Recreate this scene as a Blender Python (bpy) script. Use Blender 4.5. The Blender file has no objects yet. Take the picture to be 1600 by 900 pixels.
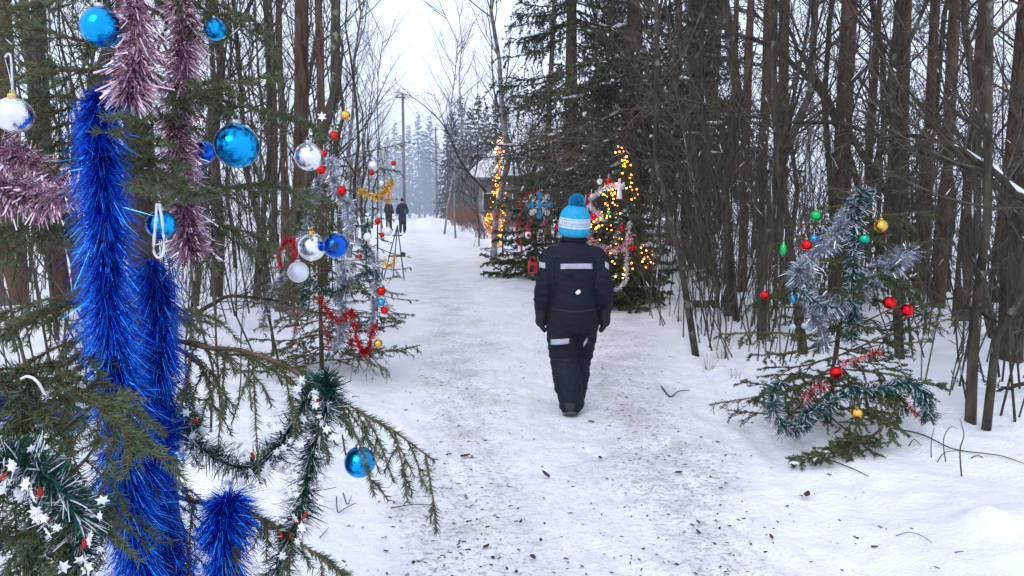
import bpy, math, random
import numpy as np
from mathutils import Vector
from mathutils.bvhtree import BVHTree

S = bpy.context.scene
COL = S.collection
PI = math.pi

# ------------------------------------------------------------------ camera
F = 1164.0            # focal length in pixels of the 1600 px wide photograph
CAMH = 1.30
PITCH = math.atan(125.0 / F)
SP, CP = math.sin(PITCH), math.cos(PITCH)
cam_d = bpy.data.cameras.new("camera")
cam = bpy.data.objects.new("camera", cam_d)
COL.objects.link(cam)
cam_d.sensor_width = 36.0
cam_d.lens = 36.0 * F / 1600.0
cam_d.clip_start = 0.05
cam_d.clip_end = 3000
cam.location = (0, 0, CAMH)
cam.rotation_euler = (PI / 2 - PITCH, 0, 0)
S.camera = cam
S.render.resolution_x, S.render.resolution_y = 1024, 576

# ------------------------------------------------------------------ sky and light
SUN_EL, SUN_ROT = math.radians(38), math.radians(200)
w = bpy.data.worlds.new("World")
S.world = w
w.use_nodes = True
nt = w.node_tree
bg = nt.nodes["Background"]
sky = nt.nodes.new("ShaderNodeTexSky")
sky.sky_type = 'NISHITA'
sky.sun_disc = False
sky.sun_elevation = SUN_EL
sky.sun_rotation = SUN_ROT
sky.air_density = 1.0
sky.dust_density = 4.0
mixw = nt.nodes.new("ShaderNodeMixRGB")
mixw.inputs[0].default_value = 0.90          # the overcast veil in front of the clear sky
mixw.inputs[2].default_value = (7.9, 8.75, 11.0, 1)
nt.links.new(sky.outputs[0], mixw.inputs[1])
nt.links.new(mixw.outputs[0], bg.inputs[0])
bg.inputs[1].default_value = 0.10

sun_d = bpy.data.lights.new("sun", 'SUN')
sun_d.energy = 0.6
sun_d.angle = math.radians(25)
sun_d.color = (1.0, 0.97, 0.93)
sun = bpy.data.objects.new("sun", sun_d)
COL.objects.link(sun)
_sd = Vector((math.sin(SUN_ROT) * math.cos(SUN_EL), math.cos(SUN_ROT) * math.cos(SUN_EL), math.sin(SUN_EL)))
sun.rotation_euler = (-_sd).to_track_quat('-Z', 'Y').to_euler()

S.view_settings.view_transform = 'Standard'
S.view_settings.look = 'None'
S.view_settings.gamma = 1.0
S.view_settings.use_curve_mapping = False
S.view_settings.exposure = 0.50
S.cycles.max_bounces = 6
S.cycles.volume_bounces = 1
S.cycles.use_denoising = True

# ------------------------------------------------------------------ pixel <-> place
def at(px, py, d):
    r = (px - 800.0) / F * d
    u = (450.0 - py) / F * d
    return np.array((r, d * CP + u * SP, CAMH + u * CP - d * SP))

PY = np.array([-12., 2., 4.7, 8.6, 19., 40., 84., 120.])
PL = np.array([-.60, -.42, -.65, -1.2, -2.9, -5.8, -12.2, -17.5])
PR = np.array([.9, 1.0, 1.13, 1.5, .5, -2.9, -9.2, -14.0])
def path_edges(y):
    return np.interp(y, PY, PL), np.interp(y, PY, PR)

_rs = np.random.RandomState(5)
def _waves(n, lo, hi):
    a = _rs.uniform(0, 2 * PI, n); k = 2 * PI / _rs.uniform(lo, hi, n)
    return np.cos(a) * k, np.sin(a) * k, _rs.uniform(0, 2 * PI, n)
W1, W2, W3, W4 = _waves(14, 2.0, 6.0), _waves(18, .6, 1.6), _waves(26, .14, .4), _waves(12, 8, 30)
def _nz(Wv, x, y):
    s = np.zeros_like(x)
    for kx, ky, ph in zip(*Wv):
        s = s + np.sin(kx * x + ky * y + ph)
    return s / math.sqrt(len(Wv[0]) / 2.0)
def sstep(t):
    t = np.clip(t, 0, 1)
    return t * t * (3 - 2 * t)
LUMPS = []     # (x, y, radius, height) snow lumps
def hgt(x, y):
    x = np.asarray(x, float); y = np.asarray(y, float)
    l, r = path_edges(y)
    el, er = l - x, x - r
    e = np.maximum(0, np.maximum(el, er))
    off = sstep(e / .7)
    h = .07 * off + .10 * sstep((er - .9) / 2.2)
    h = h + off * (.022 * _nz(W2, x, y)) + sstep((e - .8) / 1.5) * .045 * _nz(W1, x, y)
    h = h + sstep((e - 4) / 12) * .22 * _nz(W4, x, y)
    h = h + (.0016 + .003 * off) * _nz(W3, x, y)
    for lx, ly, lr, lh in LUMPS:
        q = ((x - lx) ** 2 + (y - ly) ** 2) / lr ** 2
        h = h + lh * np.exp(-q * 1.6)
    return h
def gz(x, y):
    return float(hgt(np.array([x]), np.array([y]))[0])
def ground(px, py):
    d = at(px, py, 1.0) - np.array((0, 0, CAMH))
    z = 0.0
    for _ in range(12):
        t = (z - CAMH) / d[2]
        p = np.array((0, 0, CAMH)) + d * t
        z = .5 * z + .5 * gz(p[0], p[1])
    t = (z - CAMH) / d[2]
    p = np.array((0, 0, CAMH)) + d * t
    p[2] = gz(p[0], p[1])
    return p
def depth_of(p):
    return p[1] * CP - (p[2] - CAMH) * SP

g0 = ground(1552, 822)
LUMPS.append((g0[0], g0[1] + .07, .11, .06))
g0 = ground(1520, 770)
LUMPS.append((g0[0], g0[1] + .1, .22, .035))
g0 = ground(655, 352)
LUMPS.append((g0[0] + .4, g0[1] + 4, 2.2, .55))

# ------------------------------------------------------------------ mesh builder
def nrm(v):
    return v / np.maximum(np.linalg.norm(v, axis=-1, keepdims=True), 1e-9)

class MB:
    def __init__(s):
        s.V = []; s.Fq = []; s.n = 0
    def add(s, v, f, m=0):
        v = np.asarray(v, float).reshape(-1, 3)
        s.V.append(v); s.Fq.append((np.asarray(f, np.int64) + s.n, m)); s.n += len(v)
    def tubes(s, P, R, k=3, m=0, cap=False):
        P = np.asarray(P, float); R = np.asarray(R, float)
        if P.ndim == 2:
            P = P[None]
        if R.ndim == 1:
            R = R[None]
        M, N, _ = P.shape
        R = np.broadcast_to(R, (M, N))
        T = nrm(np.gradient(P, axis=1))
        mt = np.abs(nrm(T.mean(1)))[:, 2]
        ref = np.where((mt < .85)[:, None], np.array((0, 0, 1.)), np.array((1., 0, 0)))[:, None, :]
        A = nrm(np.cross(T, np.broadcast_to(ref, T.shape))); B = np.cross(T, A)
        a = np.arange(k) * 2 * PI / k
        ring = P[:, :, None] + R[:, :, None, None] * (np.cos(a)[:, None] * A[:, :, None] + np.sin(a)[:, None] * B[:, :, None])
        i = (np.arange(M) * N * k)[:, None, None]
        j = (np.arange(N - 1) * k)[None, :, None]
        q = np.arange(k)[None, None, :]; q2 = (q + 1) % k
        f = np.stack([i + j + q, i + j + q2, i + j + k + q2, i + j + k + q], -1).reshape(-1, 4)
        base = s.n
        s.add(ring, f, m)
        if cap and k > 2:
            c = []
            for b in range(M):
                o = b * N * k
                for t in range(1, k - 1):
                    c.append((o, o + t + 1, o + t)); e = o + (N - 1) * k
                    c.append((e, e + t, e + t + 1))
            s.Fq.append((np.array(c) + base, m))
    def loft(s, rings, m=0, cap=True):
        """rings: list of (k,3) arrays"""
        k = len(rings[0]); N = len(rings)
        v = np.concatenate(rings)
        j = (np.arange(N - 1) * k)[:, None]; q = np.arange(k)[None]; q2 = (q + 1) % k
        f = np.stack([j + q, j + q2, j + k + q2, j + k + q], -1).reshape(-1, 4)
        base = s.n
        s.add(v, f, m)
        if cap:
            c = []
            for t in range(1, k - 1):
                c.append((0, t + 1, t)); e = (N - 1) * k
                c.append((e, e + t, e + t + 1))
            s.Fq.append((np.array(c) + base, m))
    def sphere(s, c, r, u=12, v=8, m=0):
        r = np.broadcast_to(np.asarray(r, float), (3,))
        th = np.linspace(0, PI, v + 1); ph = np.arange(u) * 2 * PI / u
        p = np.stack([np.sin(th)[:, None] * np.cos(ph), np.sin(th)[:, None] * np.sin(ph), np.repeat(np.cos(th)[:, None], u, 1)], -1)
        p = p * r + np.asarray(c, float)
        j = (np.arange(v) * u)[:, None]; q = np.arange(u)[None]; q2 = (q + 1) % u
        f = np.stack([j + q, j + u + q, j + u + q2, j + q2], -1).reshape(-1, 4)
        s.add(p, f, m)
    def box(s, c, h, m=0, ax=None):
        c = np.asarray(c, float); h = np.asarray(h, float)
        ax = np.eye(3) if ax is None else np.asarray(ax, float)
        sg = np.array([(x, y, z) for x in (-1, 1) for y in (-1, 1) for z in (-1, 1)], float)
        s.add(c + (sg * h) @ ax, [(0, 1, 3, 2), (4, 6, 7, 5), (0, 4, 5, 1), (2, 3, 7, 6), (0, 2, 6, 4), (1, 5, 7, 3)], m)
    def mesh(s, name, mats, smooth=True, off=None):
        me = bpy.data.meshes.new(name)
        if s.n:
            V = np.concatenate(s.V)
            if off is not None:
                V = V - np.asarray(off, float)
            starts = []; loops = []; mi = []; pos = 0
            for f, m in s.Fq:
                if len(f) == 0:
                    continue
                k = f.shape[1]
                loops.append(f.reshape(-1)); starts.append(pos + np.arange(len(f)) * k); pos += f.size
                mi.append(np.broadcast_to(np.asarray(m, np.int32), (len(f),)))
            loops = np.concatenate(loops).astype(np.int32); starts = np.concatenate(starts).astype(np.int32); mi = np.concatenate(mi).astype(np.int32)
            me.vertices.add(len(V)); me.vertices.foreach_set("co", V.astype(np.float32).ravel())
            me.loops.add(len(loops)); me.loops.foreach_set("vertex_index", loops)
            me.polygons.add(len(starts)); me.polygons.foreach_set("loop_start", starts)
            me.polygons.foreach_set("material_index", mi)
            me.polygons.foreach_set("use_smooth", np.full(len(starts), bool(smooth)))
            me.update(calc_edges=True)
        for m in (mats if isinstance(mats, (list, tuple)) else [mats]):
            me.materials.append(m)
        return me
    def build(s, name, mats, parent=None, smooth=True):
        off = wloc(parent) if parent is not None else None
        o = bpy.data.objects.new(name, s.mesh(name, mats, smooth, off))
        COL.objects.link(o)
        if parent is not None:
            o.parent = parent
        return o

def wloc(o):
    p = np.zeros(3)
    while o is not None:
        p = p + np.array(o.location); o = o.parent
    return p
def tag(o, label=None, cat=None, group=None, kind=None):
    if label: o["label"] = label
    if cat: o["category"] = cat
    if group: o["group"] = group
    if kind: o["kind"] = kind
    return o
def thing(name, label, cat, loc, group=None):
    o = bpy.data.objects.new(name, None)
    o.empty_display_size = .1
    COL.objects.link(o)
    o.location = tuple(float(c) for c in loc)
    return tag(o, label, cat, group)
def copy_tree(o, parent=None):
    c = o.copy(); COL.objects.link(c); c.parent = parent
    for ch in o.children:
        copy_tree(ch, c)
    return c
def child(name, me, parent, loc=(0, 0, 0), scale=None, rot=None):
    o = bpy.data.objects.new(name, me); COL.objects.link(o)
    o.parent = parent; o.location = tuple(float(c) for c in loc)
    if scale is not None: o.scale = (scale,) * 3 if np.isscalar(scale) else scale
    if rot is not None: o.rotation_euler = rot
    return o

def spline(pts, n):
    pts = np.asarray(pts, float)
    if len(pts) == 2:
        t = np.linspace(0, 1, n)[:, None]
        return pts[0] * (1 - t) + pts[1] * t
    p = np.vstack([2 * pts[0] - pts[1], pts, 2 * pts[-1] - pts[-2]])
    seg = len(pts) - 1
    u = np.linspace(0, seg - 1e-6, n); i = u.astype(int); t = (u - i)[:, None]
    a, b, c, d = p[i], p[i + 1], p[i + 2], p[i + 3]
    return .5 * (2 * b + (c - a) * t + (2 * a - 5 * b + 4 * c - d) * t ** 2 + (3 * b - a - 3 * c + d) * t ** 3)
def plen(P):
    return float(np.linalg.norm(np.diff(P, axis=0), axis=1).sum())
def rperp(rng, T):
    r = rng.normal(size=T.shape)
    return nrm(r - (r * T).sum(-1, keepdims=True) * T)
def sample(P, idx, t):
    """points and tangents on polylines P[idx] at t in 0..1"""
    N = P.shape[1]
    u = np.clip(t, 0, .99999) * (N - 1); i = u.astype(int); f = (u - i)[:, None]
    a, b = P[idx, i], P[idx, i + 1]
    return a * (1 - f) + b * f, nrm(b - a)
def grow(rng, P, per, L, ang, n=4, trop=0., wob=.06, t0=.2, t1=1., lt=.5, flat=0.):
    """child polylines on every parent polyline"""
    M = len(P)
    idx = np.repeat(np.arange(M), per)
    t = rng.uniform(t0, t1, len(idx))
    b, T = sample(P, idx, t)
    q = rperp(rng, T)
    if flat:
        q[:, 2] *= 1 - flat; q = nrm(q)
    a = ang * rng.uniform(.7, 1.3, len(idx))[:, None]
    D = nrm(T * np.cos(a) + q * np.sin(a))
    Ls = (L if np.isscalar(L) else np.asarray(L)[idx]) * (1 - lt * t) * rng.uniform(.55, 1.2, len(idx))
    s = np.linspace(0, 1, n)
    Q = b[:, None] + (s[None, :, None] * D[:, None]) * Ls[:, None, None]
    Q[:, :, 2] += trop * (s ** 2)[None] * Ls[:, None]
    if wob:
        wv = np.cumsum(rng.normal(size=Q.shape), axis=1) * wob * Ls[:, None, None] / math.sqrt(n)
        wv -= wv[:, :1]
        Q += wv
    return Q, Ls, idx
def needles(mb, rng, P, per_m, ln, wd, m=1, ang=.9, up=.25, lens=None, t0=0.):
    """thin needle triangles along polylines P (M,N,3)"""
    Ls = np.linalg.norm(np.diff(P, axis=1), axis=2).sum(1)
    cnt = rng.poisson(np.maximum(Ls * per_m * (1 - t0), .01))
    idx = np.repeat(np.arange(len(P)), cnt)
    if len(idx) == 0:
        return
    t = rng.uniform(t0, 1.02, len(idx))
    b, T = sample(P, idx, t)
    q = rperp(rng, T); q[:, 2] += up * rng.uniform(0, 1, len(idx)); q = nrm(q)
    a = ang * rng.uniform(.6, 1.2, len(idx))[:, None]
    D = nrm(T * np.cos(a) + q * np.sin(a))
    s = rperp(rng, D)
    l = ln * rng.uniform(.65, 1.15, len(idx))[:, None]
    v = np.stack([b - s * wd / 2, b + s * wd / 2, b + D * l * .6 + s * wd * .38, b + D * l], 1)
    i = np.arange(len(idx))[:, None] * 4
    mb.add(v, i + np.array([[0, 1, 2, 3]]), m)

def snow_bits(mb, rng, P, R, frac, r, m):
    """short uneven lines of snow lying on some of the limbs P"""
    idx = np.nonzero(rng.uniform(size=len(P)) < frac)[0]
    if len(idx) == 0:
        return
    t0 = rng.uniform(.05, .75, len(idx)); ln = rng.uniform(.05, .2, len(idx))
    Q = np.stack([sample(P, idx, t0 + ln * q)[0] for q in (0, .35, .7, 1)], 1)
    Q[:, :, 2] += R
    mb.tubes(Q, r * rng.uniform(.5, 1.2, len(idx))[:, None] * np.array([.3, 1, .7, .2])[None], 4, m)

# ------------------------------------------------------------------ materials
def new_mat(name):
    m = bpy.data.materials.new(name); m.use_nodes = True
    return m, m.node_tree, m.node_tree.nodes["Principled BSDF"]
def mat(name, c1, c2=None, scale=8., rough=.7, metal=0., bump=0., bscale=None, stretch=(1, 1, 1), vary=0., c3=None, c3scale=3., c3th=.6, spec=.3, trans=0., sheen=0.):
    m, t, b = new_mat(name)
    b.inputs["Roughness"].default_value = rough
    b.inputs["Metallic"].default_value = metal
    b.inputs["Specular IOR Level"].default_value = spec
    if trans: b.inputs["Transmission Weight"].default_value = trans
    if sheen: b.inputs["Sheen Weight"].default_value = sheen
    L = t.links
    if c2 is None and not vary and not bump:
        b.inputs["Base Color"].default_value = (*c1, 1)
        return m
    tc = t.nodes.new("ShaderNodeTexCoord"); mp = t.nodes.new("ShaderNodeMapping")
    mp.inputs["Scale"].default_value = stretch
    L.new(tc.outputs["Object"], mp.inputs[0])
    nz = t.nodes.new("ShaderNodeTexNoise"); nz.inputs["Scale"].default_value = scale; nz.inputs["Detail"].default_value = 4
    L.new(mp.outputs[0], nz.inputs["Vector"])
    rp = t.nodes.new("ShaderNodeValToRGB")
    rp.color_ramp.elements[0].position = .32; rp.color_ramp.elements[1].position = .68
    rp.color_ramp.elements[0].color = (*c1, 1); rp.color_ramp.elements[1].color = (*(c2 or c1), 1)
    L.new(nz.outputs[0], rp.inputs[0])
    out = rp.outputs[0]
    if c3 is not None:
        n3 = t.nodes.new("ShaderNodeTexNoise"); n3.inputs["Scale"].default_value = c3scale; n3.inputs["Detail"].default_value = 6
        L.new(tc.outputs["Object"], n3.inputs["Vector"])
        r3 = t.nodes.new("ShaderNodeValToRGB")
        r3.color_ramp.elements[0].position = c3th; r3.color_ramp.elements[1].position = c3th + .06
        L.new(n3.outputs[0], r3.inputs[0])
        mx = t.nodes.new("ShaderNodeMixRGB"); mx.inputs[2].default_value = (*c3, 1)
        L.new(r3.outputs[0], mx.inputs[0]); L.new(out, mx.inputs[1]); out = mx.outputs[0]
    if vary:
        oi = t.nodes.new("ShaderNodeObjectInfo")
        mr = t.nodes.new("ShaderNodeMapRange"); mr.inputs[3].default_value = 1 - vary; mr.inputs[4].default_value = 1 + vary
        L.new(oi.outputs["Random"], mr.inputs[0])
        hs = t.nodes.new("ShaderNodeHueSaturation")
        L.new(mr.outputs[0], hs.inputs["Value"]); L.new(out, hs.inputs["Color"]); out = hs.outputs[0]
    L.new(out, b.inputs["Base Color"])
    if bump:
        nb = t.nodes.new("ShaderNodeTexNoise"); nb.inputs["Scale"].default_value = bscale or scale * 2; nb.inputs["Detail"].default_value = 5
        L.new(mp.outputs[0], nb.inputs["Vector"])
        bp = t.nodes.new("ShaderNodeBump"); bp.inputs["Strength"].default_value = bump; bp.inputs["Distance"].default_value = .02
        L.new(nb.outputs[0], bp.inputs["Height"]); L.new(bp.outputs[0], b.inputs["Normal"])
    return m
def emit(name, c, st):
    m, t, b = new_mat(name)
    b.inputs["Base Color"].default_value = (*c, 1)
    b.inputs["Emission Color"].default_value = (*c, 1)
    b.inputs["Emission Strength"].default_value = st
    return m

M = {}
M['bark'] = mat('grey_brown_bark', (.018, .014, .010), (.088, .073, .054), 14, .9, bump=.9, stretch=(1, 1, .25), vary=.3, c3=(.15, .16, .12), c3scale=9, c3th=.58)
M['bark_dark'] = mat('dark_bark', (.018, .014, .010), (.075, .062, .046), 16, .9, bump=.9, stretch=(1, 1, .3), vary=.25, c3=(.11, .125, .085), c3scale=9, c3th=.62)
M['bark_pine'] = mat('pine_bark', (.035, .020, .013), (.145, .080, .050), 11, .9, bump=1.0, stretch=(1, 1, .22), vary=.25, c3=(.10, .09, .08), c3scale=4, c3th=.56)
M['birch'] = mat('birch_bark', (.1, .09, .085), (.35, .33, .32), 5, .8, stretch=(1, 1, 1.6), vary=.2)
M['twig'] = mat('twig_bark', (.026, .019, .014), (.085, .067, .049), 10, .9, vary=.25)
M['twig_grey'] = mat('grey_twig_bark', (.045, .037, .028), (.125, .106, .084), 12, .9, vary=.3)
M['twig_red'] = mat('reddish_twig_bark', (.12, .058, .042), (.26, .135, .10), 10, .9, vary=.3)
M['dead'] = mat('dead_twig', (.075, .058, .043), (.21, .165, .122), 9, .95, vary=.2)
M['needle'] = mat('spruce_needles', (.03, .052, .02), (.085, .115, .045), 6, .55, vary=.15)
M['needle_near'] = mat('near_spruce_needles', (.034, .058, .024), (.11, .15, .06), 9, .45, spec=.5)
M['needle_dark'] = mat('dark_spruce_needles', (.035, .048, .025), (.10, .108, .065), 1.2, .6, vary=.1)
M['needle_pine'] = mat('pine_needles', (.025, .045, .03), (.06, .085, .05), 3, .6, vary=.15)
M['spruce_bark'] = mat('spruce_bark', (.05, .035, .026), (.13, .095, .07), 20, .9, bump=.6)
M['twig_spruce'] = mat('spruce_twig', (.09, .06, .035), (.2, .135, .075), 30, .85)
M['snow_cap'] = mat('snow_on_branches', (.8, .82, .86), (.86, .87, .9), 6, .6)
M['cap'] = mat('cap_metal', (.55, .56, .58), rough=.3, metal=1)
M['cap_gold'] = mat('cap_gold', (.75, .5, .12), rough=.3, metal=1)
M['thread'] = mat('thread', (.7, .72, .74), rough=.6)
M['thread_dark'] = mat('dark_thread', (.25, .25, .27), rough=.6)
def ball(name, c, rough=.07, smudge=.14):
    m, t, b = new_mat(name)
    b.inputs["Base Color"].default_value = (*c, 1); b.inputs["Metallic"].default_value = 1.0
    tc = t.nodes.new("ShaderNodeTexCoord")
    nz = t.nodes.new("ShaderNodeTexNoise"); nz.inputs["Scale"].default_value = 2.2; nz.inputs["Detail"].default_value = 6
    t.links.new(tc.outputs["Object"], nz.inputs["Vector"])
    mr = t.nodes.new("ShaderNodeMapRange"); mr.inputs[1].default_value = .35; mr.inputs[2].default_value = .75
    mr.inputs[3].default_value = rough; mr.inputs[4].default_value = rough + smudge * .6
    t.links.new(nz.outputs[0], mr.inputs[0]); t.links.new(mr.outputs[0], b.inputs["Roughness"])
    n2 = t.nodes.new("ShaderNodeTexNoise"); n2.inputs["Scale"].default_value = 7; n2.inputs["Detail"].default_value = 3
    t.links.new(tc.outputs["Object"], n2.inputs["Vector"])
    bp = t.nodes.new("ShaderNodeBump"); bp.inputs["Strength"].default_value = .08; bp.inputs["Distance"].default_value = .05
    t.links.new(n2.outputs[0], bp.inputs["Height"]); t.links.new(bp.outputs[0], b.inputs["Normal"])
    return m
M['b_blue'] = ball('bauble_blue', (.01, .36, .78))
M['b_deep'] = ball('bauble_deep_blue', (.01, .12, .65), .12)
M['b_cyan'] = ball('bauble_light_blue', (.06, .38, .72), .25)
M['b_silver'] = ball('bauble_silver', (.82, .83, .86), .05)
M['b_frost'] = mat('bauble_frosted', (.62, .64, .68), (.72, .74, .78), 9, .5, metal=.35)
M['b_red'] = ball('bauble_red', (.75, .015, .02), .15)
M['b_gold'] = ball('bauble_gold', (.85, .5, .08), .15)
M['b_green'] = ball('bauble_green', (.02, .5, .12), .12)
M['b_teal'] = ball('bauble_teal', (.02, .42, .25), .2)
M['b_pink'] = ball('bauble_pink', (.8, .05, .3), .25)
M['white_plastic'] = mat('white_plastic', (.78, .79, .8), rough=.4)
M['glass'] = mat('clear_glass_ball', (.8, .85, .9), rough=.08, trans=.7)
def foil(name, c, rough=.28, metal=1.0):
    return mat(name, c, rough=rough, metal=metal, spec=.5)
M['t_blue'] = foil('foil_blue', (.010, .20, .92), .2)
M['t_blue_shade'] = foil('foil_blue_shade', (.004, .035, .40), .25)  # darker copy of the blue foil: reflections of the dark wood put into colour
M['t_blue_glint'] = foil('foil_blue_glint', (.08, .45, .97), .18)  # paler copy of the blue foil: sky glints painted as strand colour
M['t_pink'] = foil('foil_mauve', (.84, .68, .74), .18)
M['t_pink2'] = foil('foil_dull_mauve', (.56, .38, .45), .25)
M['t_silver'] = foil('foil_silver', (.72, .75, .80), .2)
M['t_silver2'] = foil('foil_grey', (.36, .4, .45), .35)
M['t_green'] = mat('foil_dark_green', (.012, .075, .05), rough=.35, metal=.5)
M['t_teal'] = mat('foil_teal', (.02, .11, .1), rough=.3, metal=.6)
M['t_white'] = mat('foil_white', (.75, .78, .82), rough=.4)
M['t_red'] = foil('foil_red', (.62, .02, .03), .32)
M['t_gold'] = foil('foil_gold', (.88, .60, .12), .22)
M['star'] = mat('star_white', (.82, .84, .88), rough=.35)
M['bead'] = mat('red_ribbon', (.45, .015, .02), rough=.4)
M['bulb'] = emit('warm_bulb', (1.0, .22, .02), 16.0)
M['wire'] = mat('cable', (.02, .03, .02), rough=.6)
M['leaf'] = mat('dry_leaf', (.05, .022, .014), (.13, .06, .032), 30, .8)
M['litter'] = mat('forest_litter', (.03, .022, .018), (.10, .07, .05), 4, .9)
M['grass'] = mat('dry_grass', (.28, .2, .12), (.42, .33, .22), 5, .8)
M['wood_grey'] = mat('grey_wood', (.13, .12, .115), (.24, .22, .21), 12, .85, stretch=(1, 1, .1))
# ------------------------------------------------------------------ snow ground and path
def snow_mat(name, path):
    m, t, b = new_mat(name); L = t.links; N = t.nodes
    b.inputs["Roughness"].default_value = .55
    b.inputs["Specular IOR Level"].default_value = .25
    tc = N.new("ShaderNodeTexCoord")
    def noise(sc, det=5, st=(1, 1, 1)):
        mp = N.new("ShaderNodeMapping"); mp.inputs["Scale"].default_value = st
        L.new(tc.outputs["Object"], mp.inputs[0])
        n = N.new("ShaderNodeTexNoise"); n.inputs["Scale"].default_value = sc; n.inputs["Detail"].default_value = det
        L.new(mp.outputs[0], n.inputs["Vector"]); return n.outputs[0]
    def mathn(op, a, c, clamp=False):
        n = N.new("ShaderNodeMath"); n.operation = op; n.use_clamp = clamp
        for i, v in enumerate((a, c)):
            if isinstance(v, (int, float)): n.inputs[i].default_value = v
            else: L.new(v, n.inputs[i])
        return n.outputs[0]
    def ramp(v, a, c):
        n = N.new("ShaderNodeMapRange"); n.inputs[1].default_value = a; n.inputs[2].default_value = c
        L.new(v, n.inputs[0]); return n.outputs[0]
    def mix(f, a, c):
        n = N.new("ShaderNodeMixRGB")
        L.new(f, n.inputs[0])
        for i, v in ((1, a), (2, c)):
            if isinstance(v, tuple): n.inputs[i].default_value = (*v, 1)
            else: L.new(v, n.inputs[i])
        return n.outputs[0]
    col = mix(ramp(noise(1.3), .35, .7), (.83, .84, .86), (.89, .895, .905))
    at_ = N.new("ShaderNodeAttribute"); at_.attribute_name = "dirt"
    d = at_.outputs["Fac"]
    smear = mathn('MULTIPLY', ramp(noise(3.2, 7), .40, .66), d, True)
    col = mix(mathn('MULTIPLY', smear, .6, True), col, (.52, .48, .45))
    col = mix(mathn('MULTIPLY', mathn('MULTIPLY', ramp(noise(26, 7, (1, 1.6, 1)), .50, .64), d), .62, True), col, (.34, .30, .28))
    col = mix(mathn('MULTIPLY', mathn('MULTIPLY', ramp(noise(80, 4), .58, .68), mathn('ADD', d, .05)), .6, True), col, (.09, .07, .06))
    L.new(col, b.inputs["Base Color"])
    h = mathn('ADD', mathn('MULTIPLY', noise(14, 8), 1.0), mathn('MULTIPLY', noise(60, 5), .4))
    bp = N.new("ShaderNodeBump"); bp.inputs["Strength"].default_value = .32 if path else .35
    bp.inputs["Distance"].default_value = .05
    L.new(h, bp.inputs["Height"]); L.new(bp.outputs[0], b.inputs["Normal"])
    return m
M['snow'] = snow_mat('snow', False)
M['snow_path'] = snow_mat('trodden_snow', True)

ys = np.concatenate([np.arange(-8, 1, .5), np.arange(1, 6, .032), 6 + 210 * (np.linspace(0, 1, 160)[1:] ** 2.6) + np.linspace(0, 12, 160)[1:]])
xi = np.linspace(-1, 1, 371)
xs = np.sign(xi) * (4.2 * np.abs(xi) + 116 * np.abs(xi) ** 7)
X, Y = np.meshgrid(xs, ys)
Z = hgt(X, Y)
l, r = path_edges(Y)
U = (X - l) / (r - l)
# boot prints trodden into the path and two shallow sledge tracks on its right side
frs = np.random.RandomState(91)
for _ in range(520):
    fy = 1.8 * (16 / 1.8) ** frs.uniform(); fl, fr_ = path_edges(fy); fx = fl + (fr_ - fl) * frs.uniform(-.08, 1.1)
    fa = frs.normal(0, .25) - .08; c_, s_ = math.cos(fa), math.sin(fa)
    j0, j1 = np.searchsorted(ys, fy - .35), np.searchsorted(ys, fy + .35); i0, i1 = np.searchsorted(xs, fx - .3), np.searchsorted(xs, fx + .3)
    dx, dy = X[j0:j1, i0:i1] - fx, Y[j0:j1, i0:i1] - fy
    q = ((dx * c_ - dy * s_) / .052) ** 2 + ((dx * s_ + dy * c_) / .14) ** 2
    Z[j0:j1, i0:i1] += frs.uniform(.4, 1.1) * (-.008 * np.exp(-q ** 2) + .003 * np.exp(-((np.sqrt(q) - 1.45) / .28) ** 2))
for uu in (1.16, 1.30):
    Z += -.014 * np.exp(-(((U - uu) * (r - l)) / .035) ** 2) + .005 * np.exp(-((np.abs((U - uu) * (r - l)) - .085) / .03) ** 2)
wob = .05 * _nz(W2, X, Y)
band = .95 * np.exp(-((U - .20 - wob) / .13) ** 2) + 1.0 * np.exp(-((U - .80 - wob) / .15) ** 2) + .30 * sstep((U + .05) / .15) * sstep((1.12 - U) / .2)
band = band * np.interp(Y, [0, 10, 40], [1., .8, .45]) + .0
near = .03 * np.exp(-np.maximum(0, np.maximum(-U, U - 1)) * 3)
DIRT = np.clip(band + near, 0, 1)
nx = len(xs)
jj, ii = np.meshgrid(np.arange(len(ys) - 1), np.arange(nx - 1), indexing='ij')
a = jj * nx + ii
FQ = np.stack([a, a + 1, a + nx + 1, a + nx], -1).reshape(-1, 4)
Uc = .25 * (U[:-1, :-1] + U[1:, :-1] + U[:-1, 1:] + U[1:, 1:]).reshape(-1)
VV = np.stack([X, Y, Z], -1).reshape(-1, 3)
def sheet(name, faces, m):
    used, inv = np.unique(faces, return_inverse=True)
    mb = MB(); mb.add(VV[used], inv.reshape(-1, 4))
    o = mb.build(name, m)
    at_ = o.data.attributes.new("dirt", 'FLOAT', 'POINT')
    at_.data.foreach_set("value", DIRT.reshape(-1)[used].astype(np.float32))
    return tag(o, kind='structure')
isp = (Uc > -.06) & (Uc < 1.06)
tag(sheet('snow_ground', FQ[~isp], M['snow']), 'white snow covering the forest floor and verges')
tag(sheet('path', FQ[isp], M['snow_path']), 'trodden snowy path with brown dirt and litter')

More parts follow.
